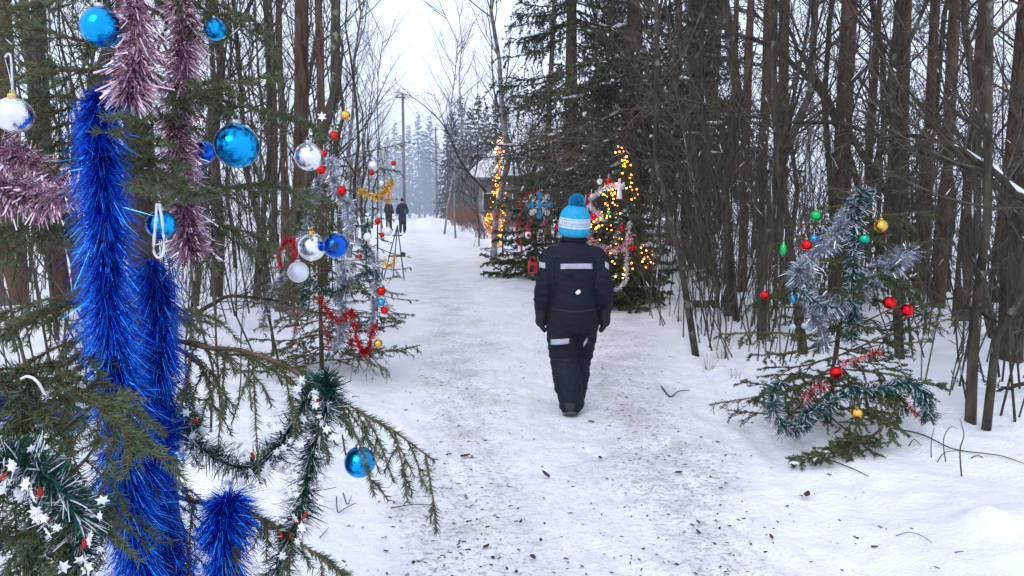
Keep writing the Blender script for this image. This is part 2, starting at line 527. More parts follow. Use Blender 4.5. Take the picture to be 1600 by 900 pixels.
# ------------------------------------------------------------------ forest kit
def bare_tree_meshes(seed, H, r0, bark, n1=20, lean=.25, first=.3, a1=.75, l1=.30):
    rng = np.random.RandomState(seed)
    s = np.linspace(0, 1, 10)
    P = np.zeros((10, 3)); P[:, 2] = s * H
    wv = np.cumsum(rng.normal(size=(10, 2)), 0) * .016 * H; wv -= wv[0]
    P[:, :2] += wv + lean * rng.normal(size=2)[None] * H * .12 * (s ** 1.3)[:, None]
    P[0, 2] = -.3
    trunks = []
    for q in (.45, .75, 1.2):
        R = r0 * q * (1 - .86 * s) + .004; R[0] *= 1.15
        tr = MB(); tr.tubes(P, R, 7); trunks.append(tr.mesh('trunk', bark))
    cr = MB()
    A, La, _ = grow(rng, P[None], n1, H * l1, a1, 5, .18, .05, first, 1, .55)
    cr.tubes(A, np.minimum(La * .009, r0 * .4)[:, None] * np.linspace(1, .3, 5)[None], 4)
    B, Lb, ia = grow(rng, A, 5, La * .5, .75, 4, .08, .07, .15, 1, .45)
    cr.tubes(B, (np.clip(Lb * .0075, .003, .012))[:, None] * np.linspace(1, .4, 4)[None], 3)
    C, Lc, ib = grow(rng, B, 4, Lb * .5, .7, 3, .03, .06, .15, 1, .4)
    snow_bits(cr, rng, A, .006, .3, .008, 1); snow_bits(cr, rng, B, .004, .05, .006, 1)
    cr.tubes(C, (np.clip(Lc * .006, .0018, .0045))[:, None] * np.linspace(1, .5, 3)[None], 3)
    return trunks, cr.mesh('crown', [M['twig_grey'] if bark is M['birch'] else M['twig'], M['snow_cap']]), r0
def pine_meshes(seed, H, r0):
    rng = np.random.RandomState(seed)
    s = np.linspace(0, 1, 9)
    P = np.zeros((9, 3)); P[:, 2] = s * H; P[0, 2] = -.3
    wv = np.cumsum(rng.normal(size=(9, 2)), 0) * .006 * H; P[:, :2] += wv - wv[0]
    R = r0 * (1 - .7 * s); R[0] *= 1.2
    tr = MB(); tr.tubes(P, R, 9)
    cr = MB()
    A, La, _ = grow(rng, P[None], 26, 1.3, 1.4, 4, -.15, .06, .12, .6, .2)          # dead snags
    cr.tubes(A, (La * .008)[:, None] * np.linspace(1, .3, 4)[None], 3)
    A2, L2, _ = grow(rng, A, 4, La * .35, .8, 3, -.05, .06, .3)
    cr.tubes(A2, (np.clip(L2 * .008, .003, .01))[:, None] * np.linspace(1, .5, 3)[None], 3)
    B, Lb, _ = grow(rng, P[None], 30, H * .16, 1.15, 4, .15, .05, .58, 1, .3)
    cr.tubes(B, (Lb * .012)[:, None] * np.linspace(1, .3, 4)[None], 3)
    C, Lc, _ = grow(rng, B, 7, Lb * .4, .8, 3, .2, .05, .3)
    needles(cr, rng, C, 75, .16, .022, 1, 1.0, .4)
    return tr.mesh('trunk', M['bark_pine']), cr.mesh('crown', [M['dead'], M['needle_pine']])
def far_spruce_meshes(seed, H, rb, dens=1.0, crown_from=.08):
    rng = np.random.RandomState(seed)
    s = np.linspace(0, 1, 6); P = np.zeros((6, 3)); P[:, 2] = s * H; P[0, 2] = -.3
    tr = MB(); tr.tubes(P, .014 * H * (1.02 - s), 6)
    cr = MB()
    n = int(95 * dens)
    t = np.linspace(crown_from, .985, n) + rng.uniform(-.01, .01, n)
    az = np.arange(n) * 2.4 + rng.uniform(-.4, .4, n)
    Lr = rb * (1 - t) ** .85 * rng.uniform(.7, 1.15, n) + .12
    u = np.linspace(0, 1, 5)
    A = np.zeros((n, 5, 3))
    A[:, :, 0] = np.cos(az)[:, None] * Lr[:, None] * u; A[:, :, 1] = np.sin(az)[:, None] * Lr[:, None] * u
    A[:, :, 2] = (t * H)[:, None] + Lr[:, None] * (-.35 * u + .14 * u ** 2)[None] + (Lr * .25 * (t > .8))[:, None] * u
    cr.tubes(A, (Lr * .01)[:, None] * np.linspace(1, .2, 5)[None], 3)
    B, Lb, _ = grow(rng, A, 7, Lr * .38, .9, 3, -.45, .04, .15, 1, .4, flat=.6)
    k = .05 * H / 12 + .05
    needles(cr, rng, A, 38 / k * .1, k * 2.6, k * .7, 1, .8, .1)
    needles(cr, rng, B, 46 / k * .1, k * 2.2, k * .6, 1, .7, -.2)
    return tr.mesh('trunk', M['spruce_bark']), cr.mesh('crown', [M['dead'], M['needle_dark']])
def shrub_meshes(seed, H, ns, bark, spread=.5, twigs=7, th=1.):
    rng = np.random.RandomState(seed)
    a = rng.uniform(0, 2 * PI, ns); sp = rng.uniform(.15, 1, ns) * spread
    s = np.linspace(0, 1, 6)
    hh = H * rng.uniform(.55, 1.1, ns)
    P = np.zeros((ns, 6, 3))
    off_ = rng.uniform(.03, .32, ns)[:, None]; a2 = a + rng.normal(0, .9, ns); P[:, :, 0] = np.cos(a2)[:, None] * off_ + np.cos(a)[:, None] * ( sp[:, None] * hh[:, None] * s ** 1.2)
    P[:, :, 1] = np.sin(a2)[:, None] * off_ + np.sin(a)[:, None] * ( sp[:, None] * hh[:, None] * s ** 1.2)
    P[:, :, 2] = hh[:, None] * s - .12
    wv = np.cumsum(rng.normal(size=P.shape), 1) * .022 * hh[:, None, None]; P += wv - wv[:, :1]
    mb = MB()
    mb.tubes(P, (hh * .0029 + .0012)[:, None] * th * np.linspace(1, .3, 6)[None], 5)
    B, Lb, _ = grow(rng, P, twigs, hh * .34, .6, 4, .12, .07, .2, 1, .5)
    mb.tubes(B, (np.clip(Lb * .0075, .0022, .006))[:, None] * th * np.linspace(1, .35, 4)[None], 3)
    C, Lc, _ = grow(rng, B, 4, Lb * .5, .65, 3, .05, .07, .2, 1, .4)
    mb.tubes(C, (np.clip(Lc * .007, .0014, .004))[:, None] * th * np.linspace(1, .5, 3)[None], 3)
    snow_bits(mb, rng, B, .003, .10, .006, 1); snow_bits(mb, rng, P, .004, .5, .008, 1)
    return mb.mesh('stems', [bark, M['snow_cap']])

random.seed(11); RNG = np.random.RandomState(3)
BARE = [bare_tree_meshes(100 + i, h, rr, M['bark'] if i % 3 else M['bark_dark'], n1=nn, first=f, l1=l1) for i, (h, rr, nn, f, l1) in enumerate(
    [(9., .062, 24, .22, .26), (7.5, .05, 22, .18, .28), (11., .085, 26, .25, .24), (6.5, .04, 22, .15, .30), (8.5, .07, 24, .2, .27)])]
BIRCH = [bare_tree_meshes(150 + i, h, rr, M['birch'], n1=34, first=.3, l1=.2, a1=.6) for i, (h, rr) in enumerate([(13., .08), (11., .06)])]
PINE = [pine_meshes(200 + i, h, rr) for i, (h, rr) in enumerate([(17., .14), (15., .115), (19., .165)])]
FSPR = [far_spruce_meshes(300 + i, h, rb) for i, (h, rb) in enumerate([(14., 2.0), (16., 2.3), (12., 1.9)])]
SHRUB = [shrub_meshes(400 + i, h, n, M['twig'] if i % 2 else M['twig_grey'], sp, 11) for i, (h, n, sp) in enumerate(
    [(2.6, 5, .30), (3.4, 5, .22), (2.0, 7, .42), (4.2, 4, .18)])]
REDSH = [shrub_meshes(450 + i, h, n, M['twig_red'], sp, 6, 1.9) for i, (h, n, sp) in enumerate([(1.3, 16, .4), (1.7, 14, .35)])]

def plant(name, label, cat, group, mesh_set, x, y, sc, rz=None, lean=(0, 0), z=None):
    o = thing(name, label, cat, (x, y, gz(x, y) if z is None else z), group)
    o.rotation_mode = 'ZXY'
    o.rotation_euler = (lean[0], lean[1], random.uniform(0, 6.28) if rz is None else rz)
    o.scale = (sc,) * 3 if np.isscalar(sc) else sc
    for nm, me in mesh_set:
        child(nm, me, o)
    return o
def TR(p, want=None):
    t = p[0]
    if isinstance(t, list):
        if want is None: t = t[random.choice((0, 0, 0, 1, 1, 2))]
        else: t = t[int(np.argmin([abs(q * p[2] * 1.0 - want) for q in (.45, .75, 1.2)]))]
    return [('trunk', t), ('crown', p[1])]
PROT = [(726, 800, 33.), (775, 1100, 13.), (1185, 1475, 4.9), (895, 1045, 10.6), (795, 880, 15.), (748, 806, 20.), (465, 640, 7.2), (555, 640, 14.), (600, 668, 46)]
def px_of(x, y): return 800 + F * x / max(y, .1)
def blocked(x, y, pad=12):
    p = px_of(x, y)
    return any(a - pad < p < b + pad and y < d for a, b, d in PROT)
PLACED = []
def free(x, y, r):
    for (a, b) in PLACED:
        if (a - x) ** 2 + (b - y) ** 2 < r * r: return False
    PLACED.append((x, y)); return True

G_R, G_L = 'bare trees crowding the wood right of the path', 'bare trees crowding the wood left of the path'
L_R = 'slender leafless tree among the crowded trunks right of the snowy path'
L_L = 'slender leafless tree among the crowded trunks left of the snowy path'

# explicit trunks on the right: base px, base depth-giving px y, trunk px width, lean px over 300 px of height
def explicit(px, py, wpx, lean, kind, name, label, cat, hscale=None):
    p = ground(px, py); d = depth_of(p)
    r = wpx / 2 * d / F
    src = {'bare': BARE, 'pine': PINE, 'birch': BIRCH}[kind]
    src = src[(px * 7 + py * 3) % len(src)]
    sc = r / .14
    sz = hscale or max(.8, min(1.25, sc))
    PLACED.append((p[0], p[1]))
    o = plant(name, label, cat, None, TR(src, r), p[0], p[1], (sc, sc, sz) if kind == 'pine' else min(1.1, max(.7, r / .06)), lean=(0, math.atan(lean / 300.0)))
    return o
EXP = [
 (1092, 556, 8, -14, 'bare', 'bare_tree', 'thin dark sapling at the snow edge nearest the path, right of the glowing spruce', 'tree'),
 (1155, 500, 12, -26, 'bare', 'bare_tree', 'leaning grey tree with its foot beside a fallen log stub', 'tree'),
 (1192, 530, 16, 6, 'bare', 'bare_tree', 'greenish forked trunk just left of the low decorated spruce', 'tree'),
 (1262, 552, 17, -2, 'bare', 'bare_tree', 'lichen grey trunk directly behind the light blue bauble of the low spruce', 'tree'),
 (1320, 500, 13, 2, 'bare', 'bare_tree', 'grey trunk seen through the top of the low decorated spruce', 'tree'),
 (1410, 560, 15, -3, 'bare', 'bare_tree', 'grey trunk behind the two red baubles of the low spruce', 'tree'),
 (1522, 664, 17, 22, 'bare', 'bare_tree', 'dark stem rising from the snow at right, left one of the nearest pair', 'tree'),
 (1546, 672, 14, 40, 'bare', 'bare_tree', 'dark stem leaning right from the snow, right one of the nearest pair', 'tree'),
 (1580, 560, 34, 2, 'bare', 'bare_tree', 'thick mossy trunk near the right edge of the view', 'tree'),
 (1500, 500, 22, 1, 'pine', 'pine_tree', 'thick grey barked pine right of the low spruce, largest of the right wood', 'tree'),
 (1465, 480, 22, 1, 'pine', 'pine_tree', 'reddish pine just left of the thickest grey trunk at right', 'tree'),
 (1440, 470, 17, -1, 'pine', 'pine_tree', 'slim reddish pine behind the gold bauble of the low spruce', 'tree'),
 (1400, 462, 18, 2, 'pine', 'pine_tree', 'dark brown pine above the right baubles of the low spruce', 'tree'),
 (1310, 470, 24, 0, 'pine', 'pine_tree', 'broad brown pine above the tip of the low decorated spruce', 'tree'),
 (1345, 460, 10, 3, 'pine', 'pine_tree', 'thin reddish pine right of the broad brown one', 'tree'),
 (1560, 470, 28, 0, 'pine', 'pine_tree', 'brown pine rising beside the right edge behind leaning branches', 'tree'),
 (1220, 468, 15, 0, 'pine', 'pine_tree', 'dark pine trunk behind the green drop ornament', 'tree'),
 (1160, 455, 11, 4, 'pine', 'pine_tree', 'slim brown pine behind the leaning grey tree', 'tree'),
 (1135, 452, 12, 0, 'pine', 'pine_tree', 'straight reddish pine right of the big dark spruces', 'tree'),
 (470, 470, 21, 0, 'pine', 'pine_tree', 'thick red brown pine left of the thin decorated spruce', 'tree'),
 (504, 460, 14, 1, 'pine', 'pine_tree', 'slim red brown pine directly behind the thin decorated spruce', 'tree'),
 (12, 480, 52, -1, 'pine', 'pine_tree', 'broad brown pine at the far left edge behind spruce twigs', 'tree'),
 (100, 470, 30, -2, 'pine', 'pine_tree', 'grey brown pine behind the left branches of the near spruce', 'tree'),
 (132, 480, 20, 2, 'bare', 'bare_tree', 'dark bare trunk just left of the blue tinsel', 'tree'),
 (300, 480, 14, 8, 'bare', 'bare_tree', 'dark bare trunk right of the blue tinsel', 'tree'),
 (335, 465, 18, 0, 'bare', 'bare_tree', 'grey bare trunk behind the large blue bauble', 'tree'),
 (395, 470, 13, -12, 'bare', 'bare_tree', 'bent dark trunk between blue bauble and red brown pines', 'tree'),
 (425, 455, 12, 3, 'bare', 'bare_tree', 'thin dark trunk left of the thick red brown pine', 'tree'),
]
for e in EXP: explicit(*e)

# trees left of the path that stand against the sky
def sky_tree(px, py, kind, sc, rz, label):
    p = ground(px, py)
    src = {'bare': BARE, 'birch': BIRCH}[kind]
    PLACED.append((p[0], p[1]))
    plant('bare_tree' if kind == 'bare' else 'birch_tree', label, 'tree', None, TR(src[int(px) % len(src)]), p[0], p[1], sc, rz)
sky_tree(545, 400, 'bare', .95, 1.0, 'wide forked bare tree against the sky left of the path')
sky_tree(570, 385, 'birch', 1.0, 2.0, 'pale thin birch behind the forked tree left of the path')
sky_tree(596, 375, 'birch', .9, 4.0, 'slim pale birch left of the utility pole')
sky_tree(693, 366, 'birch', 1.1, .5, 'tall slim birch against the sky right of the utility pole')
sky_tree(712, 372, 'birch', .95, 3.5, 'shorter pale birch at the right edge of the open sky')
sky_tree(770, 405, 'birch', .85, 5.0, 'bare tree with arching boughs above the farther glowing spruce')
sky_tree(748, 385, 'bare', 1.0, 2.2, 'grey bare tree in front of the snowy roof')

def scatter(n, side, kind, d0, d1, spread, tries=40):
    k = 0
    for _ in range(n * tries):
        if k >= n: break
        d = d0 * (d1 / d0) ** random.random()
        l, r = path_edges(d)
        e = abs(random.gauss(0, 1)) * spread * (.35 + d / 22) if random.random() < .45 else random.uniform(0, .85) * (d * .95)
        if side > 0:
            x = r + 1.0 + e
            if px_of(x, d) > 1680 : continue
        else:
            x = l - 1.0 - e
            if px_of(x, d) < -80: continue
        if blocked(x, d): continue
        if not free(x, d, {'shrub': .35, 'bare': .45, 'pine': .9}[kind]): continue
        s = 'right' if side > 0 else 'left'
        if kind == 'bare':
            plant('bare_tree', L_R if side > 0 else L_L, 'tree', G_R if side > 0 else G_L, TR(random.choice(BARE)), x, d, random.uniform(.7, 1.15), lean=(random.gauss(0, .07), random.gauss(0, .08)))
        elif kind == 'pine':
            plant('pine_tree', f'straight reddish brown pine trunk standing deep in the {s} wood', 'tree', f'pines in the {s} wood', TR(random.choice(PINE)), x, d, random.uniform(.75, 1.05), lean=(random.gauss(0, .015), random.gauss(0, .015)))
        else:
            plant('bare_shrub', f'leafless thicket of thin stems in the snow at the {s} wood edge', 'shrub', f'leafless shrubs of the {s} wood', [('stems', random.choice(SHRUB))], x, d, random.uniform(.7, 1.2))
        k += 1
scatter(38, 1, 'bare', 6.2, 42, 2.2)
scatter(27, -1, 'bare', 6.0, 36, 2.2)
scatter(17, 1, 'pine', 13, 48, 5)
scatter(6, -1, 'pine', 16, 48, 5)
def thicket(n, side, d0, d1, e0, e1):
    k = 0
    for _ in range(n * 30):
        if k >= n: break
        d = random.uniform(d0, d1); l, r = path_edges(d); e = random.uniform(e0, e1)
        x = r + e if side > 0 else l - e
        if not (-60 < px_of(x, d) < 1660) or blocked(x, d, 0) or not free(x, d, .22): continue
        s = 'right' if side > 0 else 'left'
        plant('bare_shrub', f'leafless thicket of thin stems in the snow at the {s} wood edge', 'shrub', f'leafless shrubs of the {s} wood', [('stems', random.choice(SHRUB))], x, d, random.uniform(.6, 1.15)); k += 1
thicket(20, 1, 5.8, 10, .45, 4.0)
thicket(26, -1, 3.8, 13, .9, 4.5)
for px, py, k, sc in [(1046, 492, 0, .8), (1062, 505, 2, .9), (1080, 528, 3, .7), (1112, 540, 1, .7), (1138, 512, 0, .9), (1170, 556, 2, .8), (1122, 482, 1, .9), (1205, 566, 3, .6), (1232, 528, 0, 1.), (1352, 512, 1, .9), (1436, 548, 3, .8), (1478, 606, 0, .8),
                      (1560, 640, 1, .7), (1590, 600, 3, .8), (1500, 560, 2, 1.), (1455, 520, 1, .9), (1030, 478, 3, .8), (1290, 520, 3, .8)]:
    p = ground(px, py); PLACED.append((p[0], p[1]))
    plant('bare_shrub', 'leafless thicket of thin stems in the snow at the right wood edge', 'shrub', 'leafless shrubs of the right wood', [('stems', SHRUB[k])], p[0], p[1], sc)
scatter(10, 1, 'shrub', 5.6, 16, 2.0)
scatter(14, -1, 'shrub', 4.2, 26, 1.8)

p = ground(1428, 452); plant('young_spruce', 'dense dark green young spruce behind the right side of the low decorated one', 'tree', None, TR(FSPR[2]), p[0], p[1], .19)
p = ground(1105, 448); plant('young_spruce', 'small green spruce in the brush right of the glowing one', 'tree', None, TR(FSPR[0]), p[0], p[1], .12)
# dry reddish shrubs along the far right of the path
for i in range(46):
    d = random.uniform(24, 66); l, r = path_edges(d)
    x = r + random.uniform(.1, 1.3) + (d / 40) * random.random()
    plant('dry_shrub', 'low reddish dry shrub along the far right edge of the path', 'shrub', 'reddish shrubs beside the far path', [('stems', random.choice(REDSH))], x, d, random.uniform(.7, 1.25))
# grey brush behind the house window of the scene, far right of the path
for i in range(60):
    d = random.uniform(32, 80); l, r = path_edges(d)
    x = r + 1.5 + random.random() ** 1.3 * d * .16
    if blocked(x, d, 0): continue
    plant('bare_tree', 'grey leafless tree in the far thicket beyond the house', 'tree', 'bare trees in the far thicket', TR(random.choice(BARE)), x, d, random.uniform(.6, 1.0))
for i in range(24):
    d = random.uniform(30, 75); l, r = path_edges(d)
    x = l - 1.2 - random.random() * d * .10
    if blocked(x, d, 0): continue
    plant('bare_tree', 'grey leafless tree far along the left edge of the path', 'tree', 'bare trees along the far left path edge', TR(random.choice(BARE)), x, d, random.uniform(.55, .95))

# far spruces closing the view
for i, (px, top) in enumerate([(560, 225), (578, 215), (596, 222), (607, 208), (619, 190), (628, 212), (640, 196), (655, 178), (664, 205), (673, 182), (684, 215), (700, 195), (709, 175), (722, 160), (735, 172), (748, 150), (760, 165), (775, 158), (790, 175)]):
    d = random.uniform(95, 120) if px < 690 else random.uniform(62, 85)
    p = at(px, 330, d); H = (325 - top) / F * d + 1.3
    me = FSPR[i % 3]; h0 = (14., 16., 12.)[i % 3]
    plant('spruce_tree', 'tall hazy spruce closing the view at the end of the path' if px < 690 else 'dark spruce behind the far thicket right of the path', 'tree',
          'hazy spruces at the end of the path' if px < 690 else 'dark spruces behind the far thicket', TR(me), p[0], p[1], (H / h0 * 1.0, H / h0 * 1.0, H / h0))

# the far wood on both sides reads as one mass
def far_wood(side, seed):
    rng = np.random.RandomState(seed); mb = MB()
    n = 80
    d = rng.uniform(40, 95, n)
    l, r = path_edges(d)
    x = np.where(side > 0, np.maximum(r + 8, d * .22) + rng.uniform(0, 1, n) * d * .75, np.minimum(l - 6, -d * .2) - rng.uniform(0, 1, n) * d * .8)
    H = rng.uniform(3.5, 7.5, n)
    z = hgt(x, d)
    s = np.linspace(0, 1, 5)
    P = np.stack([x[:, None] + rng.normal(size=(n, 1)) * .5 * s, d[:, None] + 0 * s, z[:, None] - .2 + H[:, None] * s], -1)
    mb.tubes(P, rng.uniform(.04, .13, n)[:, None] * np.linspace(1, .3, 5)[None], 4, 0)
    A, La, _ = grow(rng, P, 13, H * .24, .9, 4, .15, .06, .12, 1, .4)
    mb.tubes(A, (La * .009)[:, None] * np.linspace(1, .4, 4)[None], 3, 0)
    B, Lb, _ = grow(rng, A, 5, La * .5, .8, 3, .05, .06)
    mb.tubes(B, np.full((len(B), 3), .009), 3, 0)
    o = mb.build('far_wood', M['twig_grey'])
    tag(o, f'grey mass of distant leafless wood on the {"right" if side > 0 else "left"} of the path', 'wood', kind='stuff')
far_wood(1, 7); far_wood(-1, 8)
# ------------------------------------------------------------------ spruce branches, garlands, ornaments
SB = [M['twig_spruce'], M['needle']]
def spruce_branch(rng, axis, tw=.16, gap=.035, r0=.006, nl=.016, nw=.0022, dens=700, hang=.1, second=3, bare=0., npts=8, flat=.75, bushy=1.0):
    """axis: (k,3) world points. Returns MB with bark(0) and needles(1)."""
    mb = MB()
    A = spline(axis, npts)[None]
    L = plen(A[0])
    mb.tubes(A, (r0 * np.linspace(1, .3, npts))[None], 5, 0)
    n = max(3, int(L / gap))
    t = np.linspace(.10, .97, n) + rng.uniform(-.012, .012, n)
    b, T = sample(A, np.zeros(n, int), t)
    side = nrm(np.cross(T, np.broadcast_to(np.array((0, 0, 1.)), T.shape)))
    sg = np.where(np.arange(n) % 2 == 0, 1, -1)[:, None]
    upv = np.cross(side, T)
    roll = rng.normal(0, 1 - flat, n)[:, None]
    D = nrm(T * math.cos(.85) + (side * sg * np.cos(roll) + upv * np.sin(roll)) * math.sin(.85))
    Lt = (tw * (1 - .72 * t) * rng.uniform(.6, 1.15, n) * np.clip(t * 4, .35, 1) + .018)
    s = np.linspace(0, 1, 4)
    Q = b[:, None] + D[:, None] * (s[None, :, None] * Lt[:, None, None])
    Q[:, :, 2] -= hang * (s ** 1.6)[None] * Lt[:, None]
    Q += np.cumsum(rng.normal(size=Q.shape), 1) * .02 * Lt[:, None, None]
    mb.tubes(Q, (np.clip(r0 * .42, .0008, .004) * np.linspace(1, .5, 4))[None].repeat(n, 0), 3, 0)
    groups = [Q]
    if second:
        C, Lc, _ = grow(rng, Q, second, Lt * .5, .75, 3, -hang * .7, .03, .15, .9, .4, flat=flat * .6)
        mb.tubes(C, np.full((len(C), 3), np.clip(r0 * .28, .0006, .003)), 3, 0)
        groups.append(C)
    keep = rng.uniform(size=n) >= bare
    needles(mb, rng, A, dens * bushy, nl, nw, 1, .8, .4, t0=.25 + .5 * bare)
    needles(mb, rng, Q[keep], dens * bushy, nl, nw, 1, .85, .3)
    if second:
        kc = rng.uniform(size=len(groups[1])) >= bare
        needles(mb, rng, groups[1][kc], dens * bushy, nl, nw, 1, .85, .3)
    return mb

STRAND = {}
def tinsel(name, label, pts, rad, per_m, wd, mats, parent=None, group=None, droop=.25, tilt=.35, seed=1, curl=.35, cat='garland', frac=None, n=40, taper=None, core=True, tip=1, tuft=1.0, fine=False):
    """a foil garland: thin strands all round a cord that runs through pts (px, py, depth)"""
    rng = np.random.RandomState(seed)
    P = spline([at(*p) if not isinstance(p, np.ndarray) else p for p in pts], n)
    L = plen(P)
    mb = MB()
    if core:
        mb.tubes(P, np.full(n, rad * .10), 5, 0)
    k = int(L * per_m)
    t = rng.uniform(0, 1, k)
    b, T = sample(P[None], np.zeros(k, int), t)
    q = rperp(rng, T)
    # the foil lies in tufts: flattened and swept differently from place to place
    ka, kb = rng.uniform(14, 24) * L / .5, rng.uniform(30, 52) * L / .5
    ph = rng.uniform(0, 6.28, 4); qa = q @ nrm(rng.normal(size=3)); qb = q @ nrm(rng.normal(size=3))
    sw = np.sin(t * ka + 3.0 * qa + ph[0]) + .7 * np.sin(t * kb - 3.5 * qb + ph[1])
    am = 1 + tuft * .16 * (np.sin(t * ka * .8 + 4 * qb + ph[2]) + np.sin(t * kb * .7 + 3 * qa + ph[3]))
    swirl = np.cross(T, q)
    D = nrm(q + T * (tilt + tuft * .42 * sw + rng.normal(0, .38, k))[:, None] + swirl * (tuft * .5 * np.sin(t * kb * .5 + ph[1] + 2 * qa))[:, None])
    rr = rad * am * (1 if taper is None else np.interp(t, *taper))
    ln = (rr * (rng.uniform(.5, 1.08, k) if fine else rng.uniform(.7, 1.1, k)))[:, None]
    s = nrm(nrm(np.cross(D, T)) + rng.normal(size=D.shape) * .55) * wd / 2 * rng.uniform(.6, 1.2, k)[:, None]
    bend = rng.normal(size=(k, 3)) * curl; bend[:, 2] -= droop * 1.7
    m1 = b + D * ln * .5 + bend * ln * .12
    e = b + D * ln + bend * ln * .5
    s2 = nrm(s + rng.normal(size=s.shape) * wd * .25) * np.linalg.norm(s, axis=1, keepdims=True)
    v = np.stack([b - s, b + s, m1 + s2, m1 - s2, e + s2 * .8 * tip, e - s2 * .8 * tip], 1)
    i = np.arange(k)[:, None] * 6
    f = np.concatenate([i + np.array([[0, 1, 2, 3]]), i + np.array([[3, 2, 4, 5]])])
    fr = frac or [1 / len(mats)] * len(mats)
    mi = rng.choice(len(mats), k, p=fr)
    mb.add(v, f, np.concatenate([mi, mi]))
    o = mb.build(name, mats, parent, smooth=False)
    if parent is None:
        tag(o, label, cat, group)
    elif label:
        o['label'] = label
    return o, P

# shared ornament meshes (unit radius)
_mb = MB(); _mb.sphere((0, 0, 0), 1, 28, 18); BALL = {}
def ball_mesh(m):
    if m.name not in BALL:
        mb = MB(); mb.sphere((0, 0, 0), 1, 28, 18); BALL[m.name] = mb.mesh('ball', m)
    return BALL[m.name]
def cap_mesh(m):
    k = 'cap' + m.name
    if k not in BALL:
        mb = MB(); a = np.arange(12) * 2 * PI / 12
        c = np.stack([np.cos(a), np.sin(a), 0 * a], -1)
        mb.loft([c * .27 + (0, 0, .93), c * .27 + (0, 0, 1.14), c * .22 + (0, 0, 1.17), c * .05 + (0, 0, 1.17)])
        aa = np.linspace(0, 2 * PI, 10)
        ring = np.stack([.13 * np.cos(aa), 0 * aa, 1.27 + .13 * np.sin(aa)], -1)
        mb.tubes(ring, np.full(10, .025), 4)
        BALL[k] = mb.mesh('cap', m)
    return BALL[k]
def bauble(px, py, d, dia, m, label, up=None, cap='cap', cat='bauble', thread='thread', squash=(1, 1, 1), group=None, rot=0.):
    """dia in photo pixels; up=(px,py) where its thread meets the branch"""
    c = at(px, py, d); r = dia / 2 * d / F
    o = thing('bauble', label, cat, c, group)
    child('ball', ball_mesh(M[m]), o, scale=(r * squash[0], r * squash[1], r * squash[2]), rot=(0, rot, random.uniform(0, 6)))
    child('cap', cap_mesh(M[cap]), o, scale=(r, r, r * squash[2]), rot=(0, 0, random.uniform(-.6, .6)))
    e = at(up[0], up[1], d) if up else c + np.array((0, 0, r * 2.3))
    s = c + np.array((0, 0, r * 1.38 * squash[2]))
    mb = MB(); mb.tubes(spline([s, (s + e) / 2 + (r * .03, 0, 0), e], 5), np.full(5, max(.0006, .0007 * d * .6)), 4)
    mb.build('hanging_thread', M[thread], o)
    return o

# ------------------------------------------------------------------ the big decorated spruce at the left, close to the camera
DN = 1.45
tb = at(228, 450, DN); TX, TY = tb[0], tb[1]
near = thing('decorated_spruce', 'nearest spruce at left hung with thick blue and mauve tinsel, cut by the picture edge', 'tree', (TX, TY, gz(TX, TY)))
rng = np.random.RandomState(21)
mb = MB()
zz = np.linspace(gz(TX, TY) - .2, 3.1, 9)
mb.tubes(np.stack([TX + rng.normal(0, .006, 9), TY + rng.normal(0, .006, 9), zz], -1), np.linspace(.04, .012, 9), 10)
mb.build('trunk', M['spruce_bark'], near)
NSB = [M['twig_spruce'], M['needle_near']]
def nb(pts, tw=.15, hang=.15, dens=1150, gap=.03, second=2, nl=.0155, nw=.0017, r0=.0045, seed=None, bare=0., flat=.75, base=True):
    P = [at(*p) for p in pts]; tw *= .92
    if base:
        z = P[0][2] + .05
        P = [np.array((TX, TY, z))] + P
    spruce_branch(np.random.RandomState(seed if seed is not None else int(pts[-1][0]) % 999 + 7), P, tw, gap, r0, nl, nw, dens, hang, second, bare, 10, flat).build('branch', NSB, near)
# limbs that read one by one in the photograph
nb([(285, 150, 1.38), (350, 132, 1.32), (432, 118, 1.3)], .10, .1)
nb([(290, 140, 1.40), (350, 158, 1.36), (420, 176, 1.34), (492, 196, 1.34)], .13, .2)
nb([(310, 300, 1.42), (390, 288, 1.44), (460, 300, 1.46), (528, 356, 1.46)], .16, .35)
nb([(300, 345, 1.40), (350, 352, 1.38), (415, 372, 1.38)], .14, .45)
nb([(290, 540, 1.38), (350, 542, 1.33), (420, 560, 1.30), (480, 592, 1.28), (545, 636, 1.28), (602, 664, 1.28), (676, 718, 1.28)], .20, .9, gap=.035, second=2, r0=.0055)
nb([(270, 770, 1.35), (330, 788, 1.30), (400, 806, 1.25), (480, 856, 1.2), (548, 908, 1.18)], .13, .9, gap=.035)
nb([(120, 560, 1.2), (60, 575, 1.08), (0, 588, 1.0), (-40, 600, .98)], .15, .3, r0=.005)
nb([(150, 600, 1.15), (120, 612, 1.02), (165, 640, .98), (218, 705, .96)], .16, .45, r0=.004)
nb([(100, 590, 1.12), (50, 590, 1.0), (42, 640, .97), (40, 700, .96)], .11, .5, r0=.0035)
nb([(180, 60, 1.4), (110, 60, 1.32), (40, 30, 1.3), (-20, -10, 1.3)], .17, .2)
nb([(190, 100, 1.38), (140, 108, 1.32), (70, 112, 1.3), (-10, 128, 1.28)], .17, .35)
nb([(190, 170, 1.42), (140, 160, 1.4), (80, 150, 1.38), (10, 180, 1.36)], .18, .5)
nb([(190, 250, 1.45), (140, 215, 1.42), (110, 190, 1.42), (60, 215, 1.42)], .17, .55)
nb([(200, 330, 1.5), (130, 330, 1.5), (60, 345, 1.52), (-20, 372, 1.52)], .2, .3, dens=1100)
nb([(190, 470, 1.5), (120, 472, 1.45), (60, 490, 1.4), (-15, 525, 1.38)], .19, .35)
nb([(180, 505, 1.52), (120, 530, 1.5), (60, 556, 1.5), (0, 600, 1.5)], .2, .5, dens=1100)
